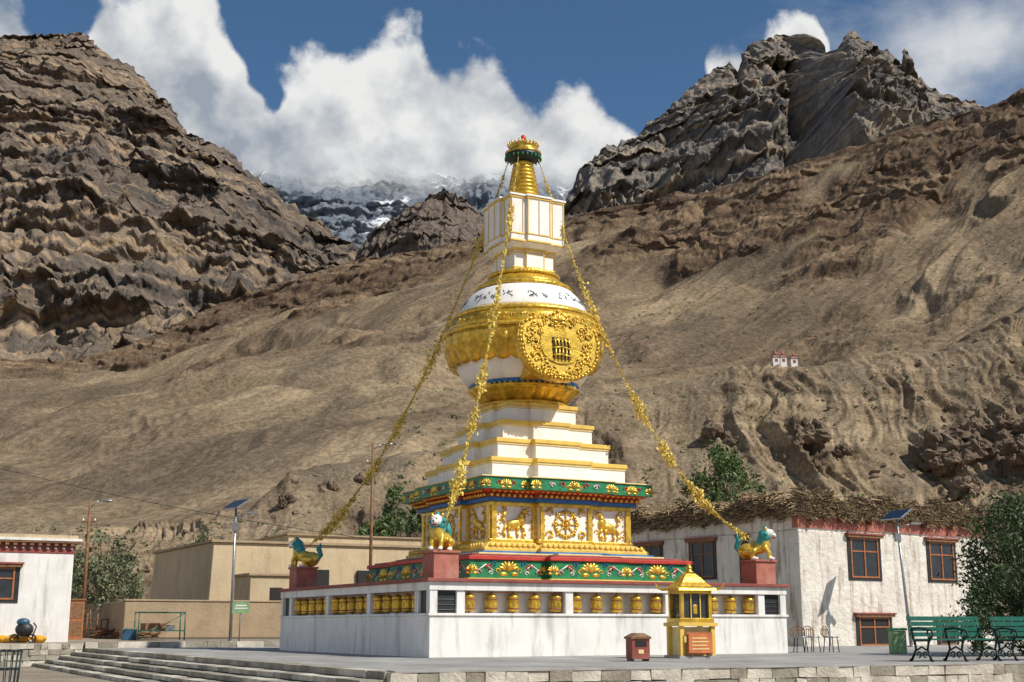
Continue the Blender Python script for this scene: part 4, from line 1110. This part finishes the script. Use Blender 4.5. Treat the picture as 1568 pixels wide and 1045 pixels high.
# ------------------------------------------------------------------ world
SUN_AZ = 120.; SUN_EL = 47.
w = bpy.data.worlds.new('World'); scene.world = w; w.use_nodes = True; nt = w.node_tree; nt.nodes.clear()
try: w.cycles.sampling_method = 'MANUAL'; w.cycles.sample_map_resolution = 256
except Exception: pass
skyn = nd(nt, 'ShaderNodeTexSky', sky_type='NISHITA'); skyn.sun_disc = False; skyn.sun_elevation = R(SUN_EL); skyn.sun_rotation = R(SUN_AZ)
skyn.altitude = 1500; skyn.air_density = 1.0; skyn.dust_density = .4; skyn.ozone_density = 1.3
skc = mix(nt, 1., skyn.outputs[0], (.72, .98, 1.1), 'MULTIPLY')
bg1 = nd(nt, 'ShaderNodeBackground', {0: skc, 1: .086})
dirv = nd(nt, 'ShaderNodeTexCoord').outputs['Generated']
wn = noise(nt, dirv, 10, 3, .55).outputs[1]
wv = nd(nt, 'ShaderNodeVectorMath', {0: wn, 1: (.5, .5, .5)}, operation='SUBTRACT').outputs[0]
wv = nd(nt, 'ShaderNodeVectorMath', {0: wv, 'Scale': .06}, operation='SCALE').outputs[0]
dv = nd(nt, 'ShaderNodeVectorMath', {0: dirv, 1: wv}, operation='ADD').outputs[0]
sp = nd(nt, 'ShaderNodeSeparateXYZ', {0: dv})
az = mth(nt, 'ARCTAN2', sp.outputs[0], sp.outputs[1]); el = mth(nt, 'ARCSINE', sp.outputs[2])
def azel(u, v):
    xc = (u-784)/F; yc = (522.5-v)/F; dy = CP-yc*SP; dz = SP+yc*CP; l = math.sqrt(xc*xc+dy*dy+dz*dz)
    return math.atan2(xc, dy), math.asin(dz/l)
def curve(pts):
    """cloud-top elevation as a function of azimuth"""
    fc = nd(nt, 'ShaderNodeFloatCurve'); cu = fc.mapping.curves[0]
    P_ = []
    for u, v in pts:
        a0, e0 = azel(u, v); P_.append(((a0+.5)/1.0, (e0)/.8))
    cu.points[0].location = (0, P_[0][1]); cu.points[1].location = (1, P_[-1][1])
    for p in P_:
        q = cu.points.new(p[0], p[1])
    for q in cu.points: q.handle_type = 'AUTO_CLAMPED'
    fc.mapping.update()
    nt.links.new(mth(nt, 'ADD', az, .5), fc.inputs['Value'])
    return mth(nt, 'MULTIPLY', fc.outputs[0], .8)
top1 = curve([(-150, 30), (20, -10), (70, 40), (120, 60), (170, -20), (230, -60), (300, -80), (350, -20), (385, 90), (405, 140), (425, 90), (450, 45), (520, 30), (590, 10), (630, 40), (662, 105), (700, 80), (740, 50), (775, 75), (805, 135), (850, 155), (905, 165), (950, 190), (985, 240), (1060, 200), (1085, 90), (1110, 82), (1140, 90), (1180, 40), (1215, 22), (1250, 50), (1290, 180), (1568, 300), (1700, 300)])
fb = noise(nt, dirv, 15, 9, .56).outputs[0]
dd_ = mth(nt, 'MINIMUM', mth(nt, 'DIVIDE', mth(nt, 'SUBTRACT', top1, el), .03), 1.2)
d1 = mth(nt, 'ADD', mth(nt, 'MULTIPLY', dd_, .75), mth(nt, 'MULTIPLY', mth(nt, 'SUBTRACT', fb, .5), 2.9))
f1 = rng_(nt, d1, -.05, .42)
fb2 = noise(nt, mapping(nt, dirv, (1, 1, 1.8)), 7, 6, .6).outputs[0]
a0, e0 = azel(1480, 55)
dx = mth(nt, 'DIVIDE', mth(nt, 'SUBTRACT', az, a0), .1); dy = mth(nt, 'DIVIDE', mth(nt, 'SUBTRACT', el, e0), .045)
gq = mth(nt, 'SUBTRACT', 1., mth(nt, 'SQRT', mth(nt, 'ADD', mth(nt, 'MULTIPLY', dx, dx), mth(nt, 'MULTIPLY', dy, dy))))
d2 = mth(nt, 'ADD', mth(nt, 'MAXIMUM', gq, -1.2), mth(nt, 'MULTIPLY', mth(nt, 'SUBTRACT', fb2, .5), 2.4))
f2 = rng_(nt, d2, -.5, .9, 0, .8)
fac = mth(nt, 'MAXIMUM', f1, f2)
offv = nd(nt, 'ShaderNodeVectorMath', {0: dirv, 1: (.014, 0, .018)}, operation='ADD').outputs[0]
fbo = noise(nt, offv, 12, 5, .52).outputs[0]; fbs = noise(nt, dirv, 12, 5, .52).outputs[0]
rel = mth(nt, 'MULTIPLY', mth(nt, 'SUBTRACT', fbs, fbo), 3.8)  # cloud light and shade put into the colour, noise offset towards the sun
elg = rng_(nt, el, azel(784, 310)[1], azel(784, 90)[1], -.28, .1)
br_ = mth(nt, 'ADD', mth(nt, 'ADD', .72, rel), elg, clamp=True)
ccol = mix(nt, br_, (.36, .41, .48), (.93, .93, .92))
bg2 = nd(nt, 'ShaderNodeBackground', {0: ccol, 1: .9})
ms = nd(nt, 'ShaderNodeMixShader', {0: fac, 1: bg1.outputs[0], 2: bg2.outputs[0]})
out = nd(nt, 'ShaderNodeOutputWorld', {0: ms.outputs[0]})

sun = bpy.data.lights.new('sun', 'SUN'); sun.energy = 4.9; sun.angle = R(.5); sun.color = (1, .935, .83)
so = bpy.data.objects.new('sun', sun); scene.collection.objects.link(so)
sa, se = R(SUN_AZ), R(SUN_EL)
sv = Vector((math.sin(sa)*math.cos(se), math.cos(sa)*math.cos(se), math.sin(se)))
so.rotation_euler = (-sv).to_track_quat('-Z', 'Y').to_euler(); so.location = sv*80

cam = bpy.data.cameras.new('camera'); cam.lens = 36*F/1568; cam.sensor_width = 36; cam.clip_end = 30000; cam.clip_start = .1
co = bpy.data.objects.new('camera', cam); scene.collection.objects.link(co)
co.location = (0, 0, EYE); co.rotation_euler = (math.pi/2+PITCH, 0, 0); scene.camera = co
scene.view_settings.view_transform = 'Standard'; scene.view_settings.look = 'None'; scene.view_settings.exposure = 0
